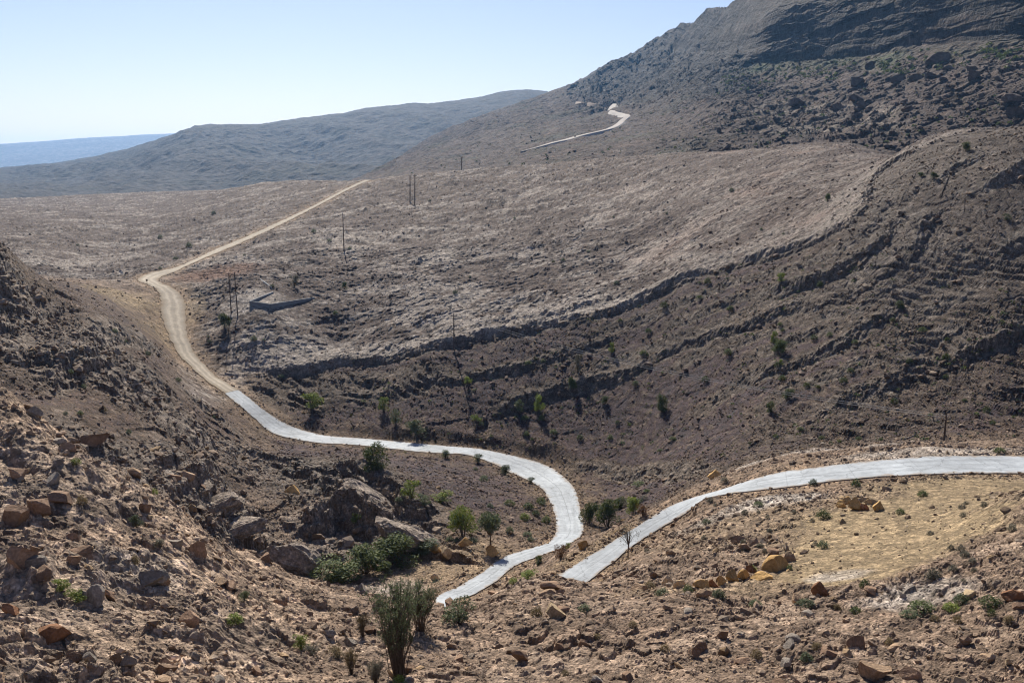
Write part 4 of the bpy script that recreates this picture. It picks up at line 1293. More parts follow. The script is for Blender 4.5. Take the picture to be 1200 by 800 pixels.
# ------------------------------------------------------------------ plants
def leaf_mat(name, a, b_, sat=.0):
    m, nt, b = mat_new(name)
    geo = N(nt, 'ShaderNodeNewGeometry')
    oi = N(nt, 'ShaderNodeObjectInfo')
    mx = N(nt, 'ShaderNodeMix', data_type='RGBA')
    mx.inputs['A'].default_value = (*a, 1); mx.inputs['B'].default_value = (*b_, 1)
    nt.links.new(geo.outputs['Random Per Island'], mx.inputs['Factor'])
    col = mulcol(nt, mx.outputs['Result'], ramp(nt, oi.outputs['Random'], 0, 1, .75, 1.25))
    nt.links.new(col, b.inputs['Base Color'])
    b.inputs['Roughness'].default_value = .7
    tr = N(nt, 'ShaderNodeBsdfTranslucent'); nt.links.new(col, tr.inputs['Color'])
    ms = N(nt, 'ShaderNodeMixShader'); ms.inputs[0].default_value = .3
    nt.links.new(b.outputs[0], ms.inputs[1]); nt.links.new(tr.outputs[0], ms.inputs[2])
    nt.links.new(ms.outputs[0], nt.nodes['Material Output'].inputs['Surface'])
    return m


LEAF = {'dark': leaf_mat('leaf_dark', (.035, .055, .02), (.115, .135, .045)), 'bright': leaf_mat('leaf_bright', (.075, .12, .025), (.22, .25, .05)),
        'olive': leaf_mat('leaf_olive', (.055, .075, .04), (.125, .145, .075)), 'dry': leaf_mat('leaf_dry', (.11, .085, .045), (.20, .15, .075)),
        'rust': leaf_mat('leaf_rust', (.10, .05, .025), (.16, .085, .04)), 'grey': leaf_mat('leaf_grey', (.085, .08, .06), (.16, .15, .11))}
M_BARK = stone_mat('bark', (3, 14), .02, (.10, .075, .055), .7, 1.3)


def tube(P, r0, r1, n=5):
    P = np.array(P, float); k = len(P)
    t = np.gradient(P, axis=0); t /= np.linalg.norm(t, axis=1)[:, None] + 1e-9
    up = np.array([.3, .2, 1.]) if abs(t[0, 2]) < .9 else np.array([1., .2, 0])
    a = np.cross(t, up); a /= np.linalg.norm(a, axis=1)[:, None] + 1e-9
    b = np.cross(t, a)
    rr = np.linspace(r0, r1, k)[:, None, None]
    an = np.linspace(0, 2 * np.pi, n, endpoint=False)
    V = P[:, None] + rr * (a[:, None] * np.cos(an)[None, :, None] + b[:, None] * np.sin(an)[None, :, None])
    i = np.arange(k - 1)[:, None] * n
    j = np.arange(n)[None]
    A_ = i + j; B_ = i + (j + 1) % n
    return V.reshape(-1, 3), np.stack([A_, B_, B_ + n, A_ + n], -1).reshape(-1, 4)


def merge(L):
    V, Fc, o = [], [], 0
    for v, f in L:
        V.append(v); Fc.append(f + o); o += len(v)
    return np.concatenate(V), np.concatenate(Fc)


def leaves(C, size, rg, flat=.5):
    n = len(C)
    d = rg.normal(size=(n, 3)); d /= np.linalg.norm(d, axis=1)[:, None]
    e = np.cross(d, rg.normal(size=(n, 3))); e /= np.linalg.norm(e, axis=1)[:, None]
    s = size * rg.uniform(.6, 1.4, n)[:, None]
    V = np.stack([C - d * s, C + e * s * flat, C + d * s, C - e * s * flat], 1).reshape(-1, 3)
    return V, np.arange(4 * n).reshape(-1, 4)


def crown_points(n, rg, lobes, low=.0):
    """points in clumps through the crown, unit height, unit width"""
    c = []
    L = []
    for _ in range(lobes):
        a = rg.uniform(0, 2 * np.pi); rr = rg.uniform(.05, .34); h = rg.uniform(.3 + low, .8)
        L.append((np.array([rr * np.cos(a), rr * np.sin(a), h]), rg.uniform(.13, .24)))
    for i in range(n):
        cc, r = L[rg.integers(lobes)]
        d = rg.normal(size=3); d /= np.linalg.norm(d)
        q = cc + d * r * rg.uniform(.45, 1) ** .6
        if q[2] < .03: q[2] = rg.uniform(.03, .2)
        c.append(q)
    return np.array(c), L


def make_shrub(kind_, leafk, rg):
    """returns (foliage mesh, stem mesh) of unit height and unit width"""
    st = []
    if kind_ == 'dense':
        C, L = crown_points(3400, rg, 13, -.22)
        C += rg.normal(size=C.shape) * .025
        fol = leaves(C, .026, rg)
        for cc, r in L[:8]:
            st.append(tube([[0, 0, -.12], cc * .5 + rg.normal(size=3) * .03, cc], .018, .006))
    elif kind_ == 'sparse':
        C, L = crown_points(1500, rg, 15, -.15)
        fol = leaves(C, .034, rg, .4)
        for cc, r in L:
            st.append(tube([[0, 0, -.12], cc * [.35, .35, .5], cc * [1, 1, 1.15]], .016, .004))
    elif kind_ == 'cushion':
        n = 700
        d = rg.normal(size=(n, 3)); d[:, 2] = np.abs(d[:, 2]); d /= np.linalg.norm(d, axis=1)[:, None]
        lump = 1 + .22 * perlin(d[:, 0] * 2.5, d[:, 1] * 2.5, int(rg.integers(90)))
        C = d * (rg.uniform(.55, 1, n) * lump)[:, None] * [.46, .46, .85] + [0, 0, .05]
        fol = leaves(C, .05, rg)
        for _ in range(6):
            a = rg.uniform(0, 6.28); st.append(tube([[0, 0, -.15], [.2 * np.cos(a), .2 * np.sin(a), .4]], .02, .008))
    elif kind_ == 'tree':
        C, L = crown_points(2600, rg, 20, .16)
        C[:, 2] = C[:, 2] * .8 + .2
        fol = leaves(C, .028, rg)
        st.append(tube([[0, 0, -.1], [.015, .01, .15], [-.01, .0, .34]], .034, .026, 8))
        for cc, r in L:
            c2 = cc * [1, 1, .8] + [0, 0, .2]
            st.append(tube([[-.01, 0, .30], (np.array([-.01, 0, .34]) + c2) / 2 + rg.normal(size=3) * .02, c2], .017, .005))
    elif kind_ == 'bare':
        C = []
        for k in range(72):
            a = rg.uniform(0, 6.28); lean = rg.uniform(.02, .5)
            b = np.array([rg.normal() * .05, rg.normal() * .05, -.06])
            tip = np.array([np.cos(a) * lean, np.sin(a) * lean, rg.uniform(.68, 1.0)])
            mid = b * .4 + tip * .5 + [0, 0, .03] + rg.normal(size=3) * .02
            st.append(tube([b, b * .7 + mid * .35, mid, tip], rg.uniform(.006, .013), .0022, 4))
            for _ in range(7):
                t = rg.uniform(.3, .98)
                q = (mid * (1 - t) + tip * t) if t > .5 else mid
                e = q + np.array([rg.normal() * .08, rg.normal() * .08, rg.uniform(.02, .12)])
                st.append(tube([q, (q + e) / 2 + rg.normal(size=3) * .01, e], .0035, .0015, 3))
                C += [q + (e - q) * rg.uniform(.2, 1.05) + rg.normal(size=3) * .012 for _ in range(20)]
        fol = leaves(np.array(C), .0125, rg, .4)
    elif kind_ == 'thin':
        C = []
        st.append(tube([[0, 0, -.1], [.02, 0, .2], [.05, 0, .42]], .03, .018, 6))
        st.append(tube([[.03, 0, .25], [-.08, .05, .5], [-.16, .05, .75]], .02, .006))
        for k in range(14):
            a = rg.uniform(0, 6.28); tip = np.array([.42 * np.cos(a) * rg.uniform(.3, 1), .42 * np.sin(a) * rg.uniform(.3, 1), rg.uniform(.6, 1)])
            st.append(tube([[.05, 0, .4], tip * .6 + [.02, 0, .2], tip], .012, .003, 4))
            for _ in range(34): C.append(tip * [1, 1, 1] * rg.uniform(.75, 1.05) + rg.normal(size=3) * .05)
        fol = leaves(np.array(C), .024, rg, .4)
    fv, ff = fol
    fm = mesh_np('foliage', fv, ff, LEAF[leafk], smooth=False, link=False)
    sv, sf = merge([s for s in st])
    sm_ = mesh_np('stem', sv, sf, M_BARK, smooth=True, link=False)
    return fm, sm_


PROT = {}
prg = np.random.default_rng(21)


def plant(u, v, wp, hp, kind_, leafk, label, name='shrub', cat='shrub', group=None, ymin=0, xyz=None, zoff=0):
    key = (kind_, leafk)
    if key not in PROT:
        PROT[key] = [make_shrub(kind_, leafk, prg) for _ in range(1 if kind_ in ('bare', 'thin') else 3)]
    fm, st = PROT[key][RND.randrange(len(PROT[key]))]
    if xyz is None:
        x, y = hit(u, v, ymin=ymin)
        z = gz(x, y)[0]
    else: x, y, z = xyz
    root = bpy.data.objects.new(name, None); COL.objects.link(root)
    root.empty_display_size = .3
    root.location = (x, y, z + zoff)
    if kind_ == 'sparse': wp, hp = wp * 1.25, hp * .88
    w_, h_ = wp * y / F, hp * y / F / .97
    root.scale = (w_ * 1.08, w_ * 1.0, h_ * 1.05)
    root.rotation_euler = (0, 0, RND.uniform(0, 6.28))
    for nm, me in (('trunk' if name == 'tree' else 'stem', st), ('crown' if name == 'tree' else 'foliage', fm)):
        o = bpy.data.objects.new(nm, me); COL.objects.link(o); o.parent = root
    tag(root, label, cat, group)
    return root


PL = [  # u, v base, w, h, kind, leaf, label, name
    (440, 551, 38, 35, 'dense', 'dark', 'round dark green bush on the rock below the long pale road', 'bush'),
    (543, 629, 38, 40, 'dense', 'bright', 'large green bush with yellowish top left of the olive tree', 'bush'),
    (575, 641, 34, 44, 'tree', 'olive', 'small grey green olive tree with a bare trunk beside the lower road', 'tree'),
    (712, 617, 38, 34, 'dense', 'dark', 'dark dense bush in the hollow right of the road bend', 'bush'),
    (690, 613, 26, 26, 'dense', 'dark', 'dark bush touching the right edge of the road bend', 'bush'),
    (728, 595, 20, 14, 'dense', 'dark', 'small green bush behind the dark dense one', 'bush'),
    (741, 603, 20, 22, 'dense', 'bright', 'green bush at the right end of the group by the road bend', 'bush'),
    (753, 604, 14, 16, 'sparse', 'rust', 'reddish brown shrub next to the green bushes at the road bend', 'shrub'),
    (396, 679, 74, 30, 'dense', 'dark', 'dark green bush at the left end of the stream thicket', 'bush'),
    (428, 670, 66, 33, 'dense', 'dark', 'green bush in the middle of the stream thicket', 'bush'),
    (462, 660, 74, 36, 'dense', 'dark', 'tallest and widest bush of the thicket under the grey rock', 'bush'),
    (494, 648, 50, 20, 'dense', 'olive', 'low bush at the right end of the stream thicket', 'bush'),
    (452, 672, 22, 16, 'dense', 'dark', 'small dark bush in front of the tallest thicket bush', 'bush'),
    (401, 672, 16, 9, 'cushion', 'bright', 'yellow green tuft in front of the stream thicket', 'bush'),
    (482, 584, 24, 26, 'sparse', 'bright', 'loose green shrub on the rocky bank below the pale road', 'shrub'),
    (497, 592, 16, 16, 'sparse', 'olive', 'thin olive shrub on the bank between two green ones', 'shrub'),
    (518, 588, 24, 16, 'sparse', 'bright', 'yellow green spreading shrub on the bank below the pale road', 'shrub'),
    (417, 612, 16, 16, 'sparse', 'bright', 'small bright shrub growing in a cleft of the grey rock', 'shrub'),
    (776, 482, 17, 22, 'dense', 'dark', 'isolated round dark bush in the middle of the scree slope', 'bush'),
    (366, 479, 24, 23, 'sparse', 'bright', 'bright green bush under the rock ledge by the start of the concrete road', 'bush'),
    (263, 384, 20, 17, 'dense', 'dark', 'dark bush with a bright top near the pair of poles', 'bush'),
    (912, 415, 22, 18, 'dense', 'dark', 'dark green bush on the right of the scree slope', 'bush'),
    (907, 402, 12, 14, 'dense', 'bright', 'small green bush just above a darker one on the scree slope', 'bush'),
    (915, 428, 7, 7, 'dense', 'bright', 'tiny bright bush just below the dark one on the scree slope', 'bush'),
    (923, 468, 16, 13, 'dense', 'dark', 'green bush low on the right of the scree slope', 'bush'),
    (903, 483, 13, 14, 'dense', 'dark', 'dark bush left of another low on the scree slope', 'bush'),
    (450, 482, 16, 20, 'sparse', 'bright', 'thin green shrub above the pale road at the left of the scree', 'shrub'),
    (464, 497, 13, 22, 'sparse', 'olive', 'olive shrub just right of a green one above the pale road', 'shrub'),
    (488, 512, 24, 24, 'sparse', 'olive', 'spreading shrub on the upper edge of the pale road', 'shrub'),
    (548, 450, 9, 13, 'sparse', 'bright', 'small green shrub below the ledge pole', 'shrub'),
    (632, 482, 14, 20, 'dense', 'bright', 'green bush in the middle left of the scree slope', 'bush'),
    (609, 482, 12, 17, 'sparse', 'olive', 'thin shrub left of the green bush on the scree slope', 'shrub'),
    (558, 494, 12, 12, 'sparse', 'bright', 'small shrub above the pale road on the scree foot', 'shrub'),
    (670, 459, 14, 18, 'dense', 'dark', 'dark bush on the second ledge of the scree slope', 'bush'),
    (716, 413, 8, 12, 'dense', 'bright', 'small bright bush right under the plateau ledge', 'bush'),
    (677, 434, 10, 24, 'sparse', 'grey', 'tall grey shrub on the scree between two ledges', 'shrub'),
    (709, 473, 12, 9, 'dense', 'dark', 'low dark bush near the centre of the scree slope', 'bush'),
    (736, 654, 28, 42, 'thin', 'grey', 'small thin nearly leafless tree on the lower edge of the right road', 'tree'),
    (657, 655, 17, 22, 'sparse', 'rust', 'brown dry bush on the bank between the road arms', 'shrub'),
    (631, 662, 12, 14, 'dense', 'dark', 'small dark green bush on the bank right of the lower road', 'bush'),
    (618, 678, 24, 13, 'sparse', 'bright', 'yellow green shrub by the hidden road hairpin', 'shrub'),
    (602, 684, 14, 9, 'cushion', 'bright', 'low yellow green cushion on the right edge of the lower road', 'bush'),
    (665, 643, 8, 8, 'dense', 'bright', 'little green bush behind the brown dry one', 'bush'),
    (537, 730, 36, 36, 'sparse', 'olive', 'low open shrub right of the tall wispy one', 'shrub'),
    (345, 336, 11, 17, 'sparse', 'grey', 'dark twiggy shrub behind the retaining wall', 'shrub'),
    (404, 339, 8, 9, 'dense', 'dark', 'small round bush on the plateau right of the retaining wall', 'bush'),
    (1132, 178, 13, 11, 'dense', 'dark', 'bush on the upper right rim of the plateau', 'bush'),
    (1051, 173, 8, 6, 'dense', 'dark', 'small bush on the plateau skyline at right', 'bush'),
    (970, 236, 9, 9, 'dense', 'dark', 'single dark bush on the open right of the plateau', 'bush'),
    (1094, 210, 12, 8, 'dense', 'dark', 'dark bush under the upper right ledge', 'bush'),
    (1080, 207, 9, 5, 'dense', 'dark', 'flat bush left of another under the upper right ledge', 'bush'),
    (1180, 258, 9, 9, 'sparse', 'olive', 'shrub on the ochre soil at the upper right', 'shrub'),
    (916, 330, 12, 10, 'dense', 'bright', 'green bush just under the plateau edge at right', 'bush'),
    (72, 692, 20, 18, 'sparse', 'bright', 'yellow green shrub left of the grey slabs', 'shrub'),
    (91, 704, 24, 20, 'sparse', 'bright', 'yellow green shrub in front of the grey slabs', 'shrub'),
    (89, 544, 16, 9, 'cushion', 'bright', 'green tuft on the skyline of the left slope', 'bush'),
    (180, 579, 12, 8, 'cushion', 'bright', 'green cushion on the skyline of the left slope further down', 'bush'),
    (160, 618, 17, 18, 'sparse', 'olive', 'olive shrub on the upper left slope', 'shrub'),
    (187, 640, 17, 14, 'sparse', 'grey', 'grey dead shrub on the left slope under the olive one', 'shrub'),
    (96, 590, 15, 13, 'cushion', 'dry', 'dry straw coloured tuft high on the left slope', 'shrub'),
    (158, 660, 14, 12, 'cushion', 'dry', 'dry tuft in the middle of the left slope', 'shrub'),
    (275, 729, 24, 13, 'cushion', 'bright', 'flat green cushion low on the left slope', 'bush'),
    (286, 706, 14, 18, 'sparse', 'olive', 'olive shrub low on the left slope above a green cushion', 'shrub'),
    (353, 760, 20, 22, 'sparse', 'bright', 'yellowish shrub in the gully at the foot of the left slope', 'shrub'),
    (366, 766, 18, 16, 'sparse', 'grey', 'grey twiggy shrub in the gully beside a yellowish one', 'shrub'),
    (394, 768, 22, 16, 'sparse', 'dry', 'dry yellow shrub in the gully left of the tall wispy one', 'shrub'),
    (412, 790, 26, 30, 'bare', 'dry', 'dry reedy shrub at the bottom left of the tall wispy one', 'shrub'),
    (425, 745, 20, 26, 'bare', 'dry', 'thin dry shrub behind the left of the tall wispy one', 'shrub'),
    (440, 803, 30, 30, 'bare', 'grey', 'leafless shrub cut by the bottom edge', 'shrub'),
    (468, 803, 20, 16, 'cushion', 'bright', 'green tuft at the foot of the tall wispy shrub', 'bush'),
    (1080, 714, 36, 12, 'cushion', 'dark', 'long flat green cushion on the right slope', 'bush'),
    (1066, 722, 26, 9, 'cushion', 'olive', 'olive cushion just in front of the long flat green one', 'bush'),
    (1094, 678, 22, 15, 'cushion', 'grey', 'dark grey green bush at the foot of the right slope', 'bush'),
    (1127, 708, 22, 16, 'cushion', 'olive', 'grey green cushion in the middle of the right slope', 'bush'),
    (1115, 714, 24, 9, 'cushion', 'bright', 'low bright cushion left of the grey green one on the right slope', 'bush'),
    (1161, 709, 32, 13, 'cushion', 'dark', 'broad green cushion near the right edge', 'bush'),
    (1162, 721, 12, 10, 'cushion', 'dark', 'small green tuft below the broad cushion near the right edge', 'bush'),
    (1013, 688, 16, 12, 'cushion', 'dark', 'green cushion at the lower end of the yellow gravel', 'bush'),
    (1003, 718, 18, 9, 'cushion', 'dark', 'green cushion below the yellow gravel end', 'bush'),
    (945, 709, 26, 9, 'cushion', 'olive', 'flat olive cushion below the dark rusty boulder', 'bush'),
    (885, 710, 18, 9, 'cushion', 'olive', 'olive tuft below the big ochre boulder', 'bush'),
    (964, 642, 15, 12, 'cushion', 'olive', 'dark round tuft on the left edge of the yellow gravel', 'bush'),
    (965, 607, 19, 12, 'cushion', 'dark', 'dark green cushion left of the stone pile', 'bush'),
    (889, 593, 15, 7, 'cushion', 'dark', 'low green tuft below the right road', 'bush'),
    (828, 614, 13, 8, 'cushion', 'olive', 'olive tuft at the left below the right road', 'bush'),
    (953, 568, 12, 9, 'cushion', 'olive', 'olive tuft against the near edge of the right road', 'bush'),
    (1003, 570, 14, 11, 'cushion', 'dark', 'round dark green bush just below the right road', 'bush'),
    (1081, 581, 15, 8, 'cushion', 'dark', 'flat green bush on the ochre bank below the right road', 'bush'),
    (1055, 602, 14, 8, 'cushion', 'dark', 'green tuft on the yellow gravel right of the stone pile', 'bush'),
    (849, 565, 12, 8, 'cushion', 'grey', 'grey green tuft beside the lone ochre boulder', 'bush'),
    (945, 773, 19, 11, 'cushion', 'olive', 'grey olive tuft at the bottom of the front slope', 'bush'),
    (842, 699, 20, 11, 'cushion', 'olive', 'olive tuft below the row of ochre blocks', 'bush'),
    (806, 694, 15, 11, 'cushion', 'dark', 'dark tuft right of the pair of pale blocks', 'bush'),
    (882, 669, 12, 8, 'cushion', 'bright', 'green tuft behind the row of ochre blocks', 'bush'),
    (925, 667, 9, 7, 'cushion', 'dark', 'dark tuft right of the big ochre boulder', 'bush'),
    (761, 689, 18, 10, 'cushion', 'dry', 'brown dry tuft left of the pair of pale blocks', 'bush'),
    (776, 697, 20, 9, 'cushion', 'olive', 'olive tuft in front of the pair of pale blocks', 'bush'),
    (685, 715, 18, 9, 'cushion', 'olive', 'dark olive tuft right of the yellow angular boulder', 'bush'),
    (748, 590, 18, 7, 'cushion', 'dark', 'flat green tuft in the hollow behind the road bend group', 'bush'),
    (749, 569, 20, 6, 'cushion', 'dark', 'flat green tuft on the bare flat behind the road bend', 'bush'),
    (758, 577, 11, 5, 'cushion', 'dark', 'small green tuft on the bare flat behind the road bend', 'bush'),
    (560, 541, 12, 12, 'sparse', 'dark', 'dark shrub on the lower edge of the long pale road', 'shrub'),
    (522, 536, 14, 11, 'sparse', 'dark', 'dark shrub left on the lower edge of the long pale road', 'shrub'),
    (592, 556, 16, 14, 'sparse', 'dark', 'shrub where the long pale road begins to bend', 'shrub'),
    (622, 566, 10, 9, 'sparse', 'dark', 'small shrub on the inner edge of the road bend', 'shrub'),
    (597, 592, 16, 8, 'cushion', 'dark', 'left flat green bush inside the road bend', 'bush'),
    (619, 596, 16, 9, 'cushion', 'dark', 'middle flat green bush inside the road bend', 'bush'),
    (634, 590, 14, 9, 'cushion', 'dark', 'right flat green bush inside the road bend', 'bush'),
    (615, 609, 15, 10, 'cushion', 'bright', 'brighter green bush inside the road bend', 'bush'),
    (640, 612, 13, 10, 'cushion', 'dark', 'green bush touching the inner edge of the road bend', 'bush'),
    (628, 604, 12, 8, 'cushion', 'dark', 'small green bush among others inside the road bend', 'bush'),
    (1171, 530, 16, 7, 'cushion', 'dark', 'green tuft on the far edge of the right road', 'bush'),
    (94, 486, 9, 6, 'cushion', 'dark', 'dark tuft on the brown hillside at left', 'bush'),
    (122, 482, 9, 7, 'cushion', 'dry', 'dry tuft right of a dark one on the brown hillside', 'bush'),
]
for (u, v, wp, hp, kd, lf, lab, nm) in PL:
    ym = 75 if (v < 520 or nm == 'tree') and u < 400 else 0
    plant(u, v, wp, hp, kd, lf, lab, nm, {'bush': 'bush', 'shrub': 'shrub', 'tree': 'tree'}[nm], ymin=ym)
plant(468, 792, 78, 112, 'bare', 'olive', 'tall wispy shrub of many thin dark stems at the bottom of the view', 'shrub', 'shrub')
plant(492, 738, 52, 58, 'bare', 'olive', 'bushier twiggy shrub just behind the tall wispy one', 'shrub', 'shrub')
# small tufts dotted over the slopes
ZONES = [('dark', 55, (560, 1190, 330, 530), 'small dark shrub dotted on the dark scree slope', 'shrubs on the scree slope', 110, (5, 10)),
         ('olive', 26, (20, 1020, 215, 420), 'tiny dark shrub dotted over the pale plateau', 'shrubs on the plateau', 205, (3, 7)),
         ('olive', 16, (440, 660, 535, 640), 'low shrub on the stony bank inside the road bend', 'shrubs on the inner bank', 95, (6, 12)),
         ('dry', 12, (560, 1190, 700, 795), 'dry tuft among the rubble of the front slope', 'tufts on the front slope', 0, (8, 16)),
         ('grey', 14, (1080, 1195, 590, 690), 'grey tuft on the stony slope at right', 'tufts on the right slope', 0, (7, 13)),
         ('grey', 16, (740, 980, 585, 650), 'grey tuft on the stony ground below the right road', 'tufts below the right road', 0, (5, 10)),
         ('olive', 14, (30, 330, 390, 520), 'small tuft on the brown hillside left of the road', 'tufts on the left hillside', 80, (4, 8))]
for lf, n, (u0, u1, v0, v1), lab, gr, ym, (a, b) in ZONES:
    k = 0
    while k < n:
        u, v = RND.uniform(u0, u1), RND.uniform(v0, v1)
        x, y = hit(u, v, ymin=ym)
        if y < ym or y > 700 or lookup(roaddist, x, y) < 1.2: continue
        if 'scree' in gr and lookup(plateau, x, y) > .5: continue
        if 'plateau' in gr and lookup(plateau, x, y) < .5: continue
        wpx = RND.uniform(a, b)
        plant(u, v, wpx * 1.15, wpx * RND.uniform(.55, .95), 'cushion', lf, lab, 'shrub', 'shrub', gr, ymin=ym)
        k += 1
# far scrub on the mountain: too many and too small to count
C_ = []
srg = np.random.default_rng(3)
for k in range(1500):
    if k < 1100:
        u = srg.uniform(840, 1215); v = 92 - (u - 900) * .09 + srg.normal() * 7
        if srg.random() > .05 + .9 * max(0, float(perlin(u / 30, v / 20, 7))): continue
    else:
        u = srg.uniform(480, 1210); v = srg.uniform(85, 205)
    P = mt_hit(u, v)
    if P[1] > 1700: continue
    r = srg.uniform(.5, 1.2) * (1.9 if k < 1100 else 1)
    n = 26
    d = srg.normal(size=(n, 3)); d[:, 2] = np.abs(d[:, 2]); d /= np.linalg.norm(d, axis=1)[:, None]
    C_.append((P + d * r * srg.uniform(.5, 1, n)[:, None], r))
for k in range(2600):
    u, v = srg.uniform(400, 1215), srg.uniform(290, 535)
    x, y = hit(u, v, ymin=110)
    if y > 330 or lookup(scarp, x, y) < .5 or lookup(roaddist, x, y) < 1 or srg.random() > .35 + perlin(x / 9, y / 9, 150): continue
    r = min(.16 * srg.random() ** -.4, .5)
    n = 16
    d = srg.normal(size=(n, 3)); d[:, 2] = np.abs(d[:, 2]); d /= np.linalg.norm(d, axis=1)[:, None]
    C_.append((np.array([x, y, gz(x, y)[0]]) + d * r * srg.uniform(.5, 1, n)[:, None], r))
allv = [leaves(c, r * .38, srg) for c, r in C_]
struct(mesh_np('scrub', *merge(allv), LEAF['dark']), 'stuff')
print('plants', time.time() - T0)

# ------------------------------------------------------------------ poles, wires, walls
M_WOOD = stone_mat('pole_wood', (4, 20), .01, (.085, .06, .045), .75, 1.25)
M_PORC = stone_mat('insulator_ceramic', (8,), .002, (.25, .22, .2))
M_WIRE = stone_mat('wire_metal', (8,), .001, (.30, .30, .30))
M_WALL = stone_mat('wall_concrete', (.8, 5), .02, (.20, .21, .22), .85, 1.12)


def box(cx, cy, cz, sx_, sy_, sz_):
    V = np.array([[a, b, c] for a in (-1, 1) for b in (-1, 1) for c in (-1, 1)], float) * [sx_ / 2, sy_ / 2, sz_ / 2] + [cx, cy, cz]
    return V, np.array([[0, 1, 3, 2], [4, 6, 7, 5], [0, 4, 5, 1], [2, 3, 7, 6], [0, 2, 6, 4], [1, 5, 7, 3]])


POLES = {}


def pole(key, u, vb, vt, lab, Y=None, rz=0.0, arm=True):
    if Y is None:
        x, y = hit(u, vb, ymin=100); z = gz(x, y)[0]
    else:
        p, s = ps(u, vb); x, y = p * Y, Y; z = min(CZ + s * Y, gz(x, y)[0])
    zt = CZ + ps(u, vt)[1] * y
    h = zt - z
    root = bpy.data.objects.new('utility_pole', None); COL.objects.link(root)
    root.location = (x, y, z); root.rotation_euler = (RND.gauss(0, .008), RND.gauss(0, .012), rz)
    r = .15 * max(1, y / 260)
    v, f = tube([[0, 0, -1.2], [0, 0, h * .5], [0, 0, h]], r, r * .68, 10)
    top = np.arange(len(v) - 10, len(v))
    mesh_np('pole', v, f, M_WOOD, smooth=True, parent=root)
    mesh_np('pole_cap', np.r_[v[top] + [0, 0, 0.001], [[0, 0, h + .05]]], np.array([[k, (k + 1) % 10, 10] for k in range(10)]), M_WOOD, parent=root)
    if arm:
        mesh_np('crossarm', *box(0, -.12, h - .55, 1.5, .1, .13), M_WOOD, parent=root)
        for k in (-.65, .65):
            mesh_np('insulator', *tube([[k, -.12, h - .49], [k, -.12, h - .36], [k, -.12, h - .2]], .06, .035, 6), M_PORC, smooth=True, parent=root)
    tag(root, lab, 'utility pole')
    POLES[key] = (x, y, z, h)
    return root


pole('a', 271, 367, 320, 'dark wooden pole, left one of the close pair by the retaining wall')
pole('b', 278.5, 369, 319, 'dark wooden pole, right one of the close pair by the retaining wall')
pole('c', 403, 291, 250, 'lone wooden pole in the middle of the plateau left of centre')
pole('d', 480.5, 237, 205, 'thin pole, left one of the far pair just below the plateau skyline')
pole('e', 486, 241, 204.5, 'thin pole, right one of the far pair just below the plateau skyline')
pole('f', 541, 212, 184, 'far pole rising from behind the plateau skyline', Y=490)
pole('g', 532, 411, 367, 'wooden pole on the rim of the rock ledge above the scree', rz=.5)
pole('h', 1106, 519, 486, 'short pole behind the right road at the foot of the scree', Y=122, rz=.5)

# sagging wires between the ledge pole and the right-hand pole
g, h_ = POLES['g'], POLES['h']
a0, a1 = np.array([g[0], g[1], g[2] + g[3] - .2]), np.array([h_[0], h_[1], h_[2] + h_[3] - .2])
for k, lab in ((-.65, 'sagging wire over the scree slope, left strand between the ledge pole and the right pole'), (.65, 'sagging wire over the scree slope, right strand between the ledge pole and the right pole')):
    d = np.array([math.cos(.5), math.sin(.5), 0]) * k
    t = np.linspace(0, 1, 40)[:, None]
    P = (a0 + d) * (1 - t) + (a1 + d) * t
    P[:, 2] -= (4 * t * (1 - t) * 2.2)[:, 0]
    tag(mesh_np('power_line', *tube(P, .02, .02, 4), M_WIRE, smooth=True), lab, 'wire')


def wall_seg(parent, a, b, za0, za1, zb0, zb1, th, name):
    d = np.array([b[0] - a[0], b[1] - a[1]]); d /= np.linalg.norm(d)
    n = np.array([-d[1], d[0]]) * th / 2
    V = []
    for (q, z0, z1) in ((a, za0, za1), (b, zb0, zb1)):
        for s in (-1, 1):
            for z in (z0, z1):
                V.append([q[0] + s * n[0], q[1] + s * n[1], z])
    Fc = np.array([[0, 2, 3, 1], [4, 5, 7, 6], [0, 1, 5, 4], [2, 6, 7, 3], [1, 3, 7, 5], [0, 4, 6, 2]])
    return mesh_np(name, np.array(V), Fc, M_WALL, parent=parent)


def on(u, v):
    x, y = hit(u, v, ymin=180)
    return np.array([x, y, gz(x, y)[0]])


c1, c2 = on(293, 358.5), on(317, 361)
c3, c4 = on(368, 349), on(320, 343)
top1 = CZ + ps(293, 352.5)[1] * c1[1]
top2 = CZ + ps(317, 356)[1] * c2[1]
root = bpy.data.objects.new('retaining_wall', None); COL.objects.link(root)
root.location = (0, 0, 0)
wall_seg(root, c1, c2, c1[2] - 1.5, top1, c2[2] - 1.5, top2, .35, 'wall_face')
dv = (c3 - c2); e = c2 + dv * .004
wall_seg(root, e, c3, c2[2] - 1.5, top2 - .004, c3[2] - 1.5, c3[2] + .15, .346, 'wall_face')
dv = (c4 - c1); e = c1 + dv * .004
wall_seg(root, e, c4, c1[2] - 1.5, top1 - .005, c4[2] - 1.5, c4[2] + .25, .345, 'wall_face')
tag(root, 'grey concrete retaining wall bent in a wide V on the plateau near the two poles', 'wall')
b1, b2 = on(305, 328), on(318, 338)
root = bpy.data.objects.new('low_wall', None); COL.objects.link(root)
wall_seg(root, b1, b2, b1[2] - .8, b1[2] + .3, b2[2] - .8, b2[2] + .45, .3, 'wall_face')
tag(root, 'short low grey wall running back behind the V shaped retaining wall', 'wall')

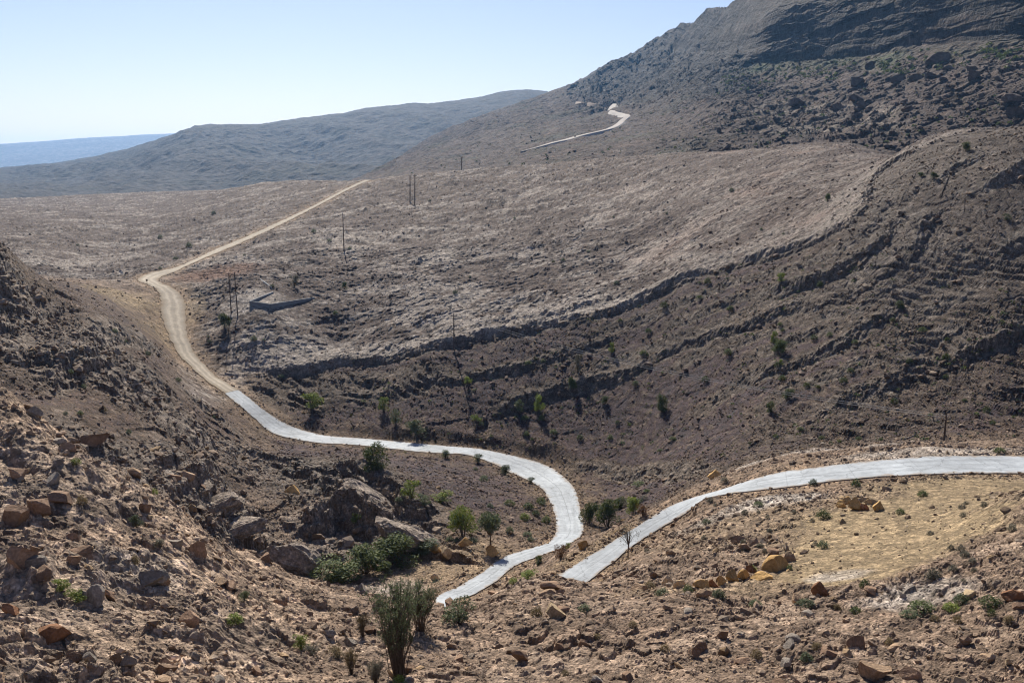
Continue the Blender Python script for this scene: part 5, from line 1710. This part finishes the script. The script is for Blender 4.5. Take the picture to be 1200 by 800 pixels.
x, y = hit(172.5, 335, ymin=200)
z = gz(x, y)[0]
root = bpy.data.objects.new('road_sign', None); COL.objects.link(root); root.location = (x, y, z)
mesh_np('post', *tube([[0, 0, -.5], [0, 0, .8], [0, 0, 1.7]], .06, .06, 6), M_WOOD, smooth=True, parent=root)
mesh_np('sign_plate', *box(0, -.09, 1.5, .5, .04, .45), M_WOOD, parent=root)
tag(root, 'small dark road sign post at the sharp bend of the dirt road', 'road sign')

# ------------------------------------------------------------------ air, sun, sky, camera
DENS = 5.3e-5
hz = mesh_np('haze', *box(0, 5500, 90, 36000, 17000, 2), None)
V = np.array([[a, b, c] for a in (-17000, 17000) for b in (-60, 14500) for c in (CZ - 260, CZ + 330)], float)
bpy.data.meshes.remove(hz.data)
hz = mesh_np('haze', V, box(0, 0, 0, 1, 1, 1)[1])
struct(hz, 'stuff')
m = bpy.data.materials.new('haze_air'); m.use_nodes = True
nt = m.node_tree
nt.nodes.remove(nt.nodes['Principled BSDF'])
pv = nt.nodes.new('ShaderNodeVolumePrincipled')
pv.inputs['Color'].default_value = (.24, .52, .97, 1)
pv.inputs['Density'].default_value = DENS
pv.inputs['Anisotropy'].default_value = .35
nt.links.new(pv.outputs[0], nt.nodes['Material Output'].inputs['Volume'])
hz.data.materials.append(m)

SUN_EL, SUN_AZ = math.radians(38), math.radians(-12)     # azimuth from straight ahead (+Y), negative = left
sd = Vector((math.sin(SUN_AZ) * math.cos(SUN_EL), math.cos(SUN_AZ) * math.cos(SUN_EL), math.sin(SUN_EL)))
L = bpy.data.lights.new('sun', 'SUN'); L.energy = 5.0; L.angle = math.radians(.5); L.color = (1, .93, .82)
so = bpy.data.objects.new('sun', L); COL.objects.link(so)
so.rotation_euler = (-sd).to_track_quat('-Z', 'Y').to_euler()
so.location = (0, 0, 300)

w = bpy.data.worlds.new('World'); SC.world = w; w.use_nodes = True
nt = w.node_tree
sky = nt.nodes.new('ShaderNodeTexSky'); sky.sky_type = 'NISHITA'; sky.sun_disc = False
sky.sun_elevation = SUN_EL; sky.sun_rotation = SUN_AZ
sky.altitude = 400; sky.air_density = 1.1; sky.dust_density = .35; sky.ozone_density = 2.0
bg = nt.nodes['Background']; bg.inputs['Strength'].default_value = .053
tint = nt.nodes.new('ShaderNodeVectorMath'); tint.operation = 'MULTIPLY'; tint.inputs[1].default_value = (.99, .90, 1.05)
nt.links.new(sky.outputs[0], tint.inputs[0]); nt.links.new(tint.outputs[0], bg.inputs[0])

cam = bpy.data.cameras.new('camera'); co = bpy.data.objects.new('camera', cam); COL.objects.link(co)
cam.sensor_width = 36; cam.sensor_fit = 'HORIZONTAL'; cam.lens = 36 * F / 1200
cam.clip_start = .5; cam.clip_end = 60000
co.location = (0, 0, CZ); co.rotation_euler = (math.pi / 2 - TH, 0, 0)
SC.camera = co

SC.view_settings.view_transform = 'Standard'; SC.view_settings.look = 'None'
SC.view_settings.exposure = .92; SC.view_settings.gamma = 1
SC.render.engine = 'CYCLES'
SC.cycles.use_denoising = True; SC.cycles.denoising_prefilter = 'ACCURATE'; SC.cycles.filter_width = 1.15
SC.cycles.max_bounces = 4; SC.cycles.diffuse_bounces = 2; SC.cycles.volume_bounces = 0; SC.cycles.transparent_max_bounces = 4
SC.cycles.use_adaptive_sampling = True; SC.cycles.adaptive_threshold = .02
print('done', time.time() - T0)
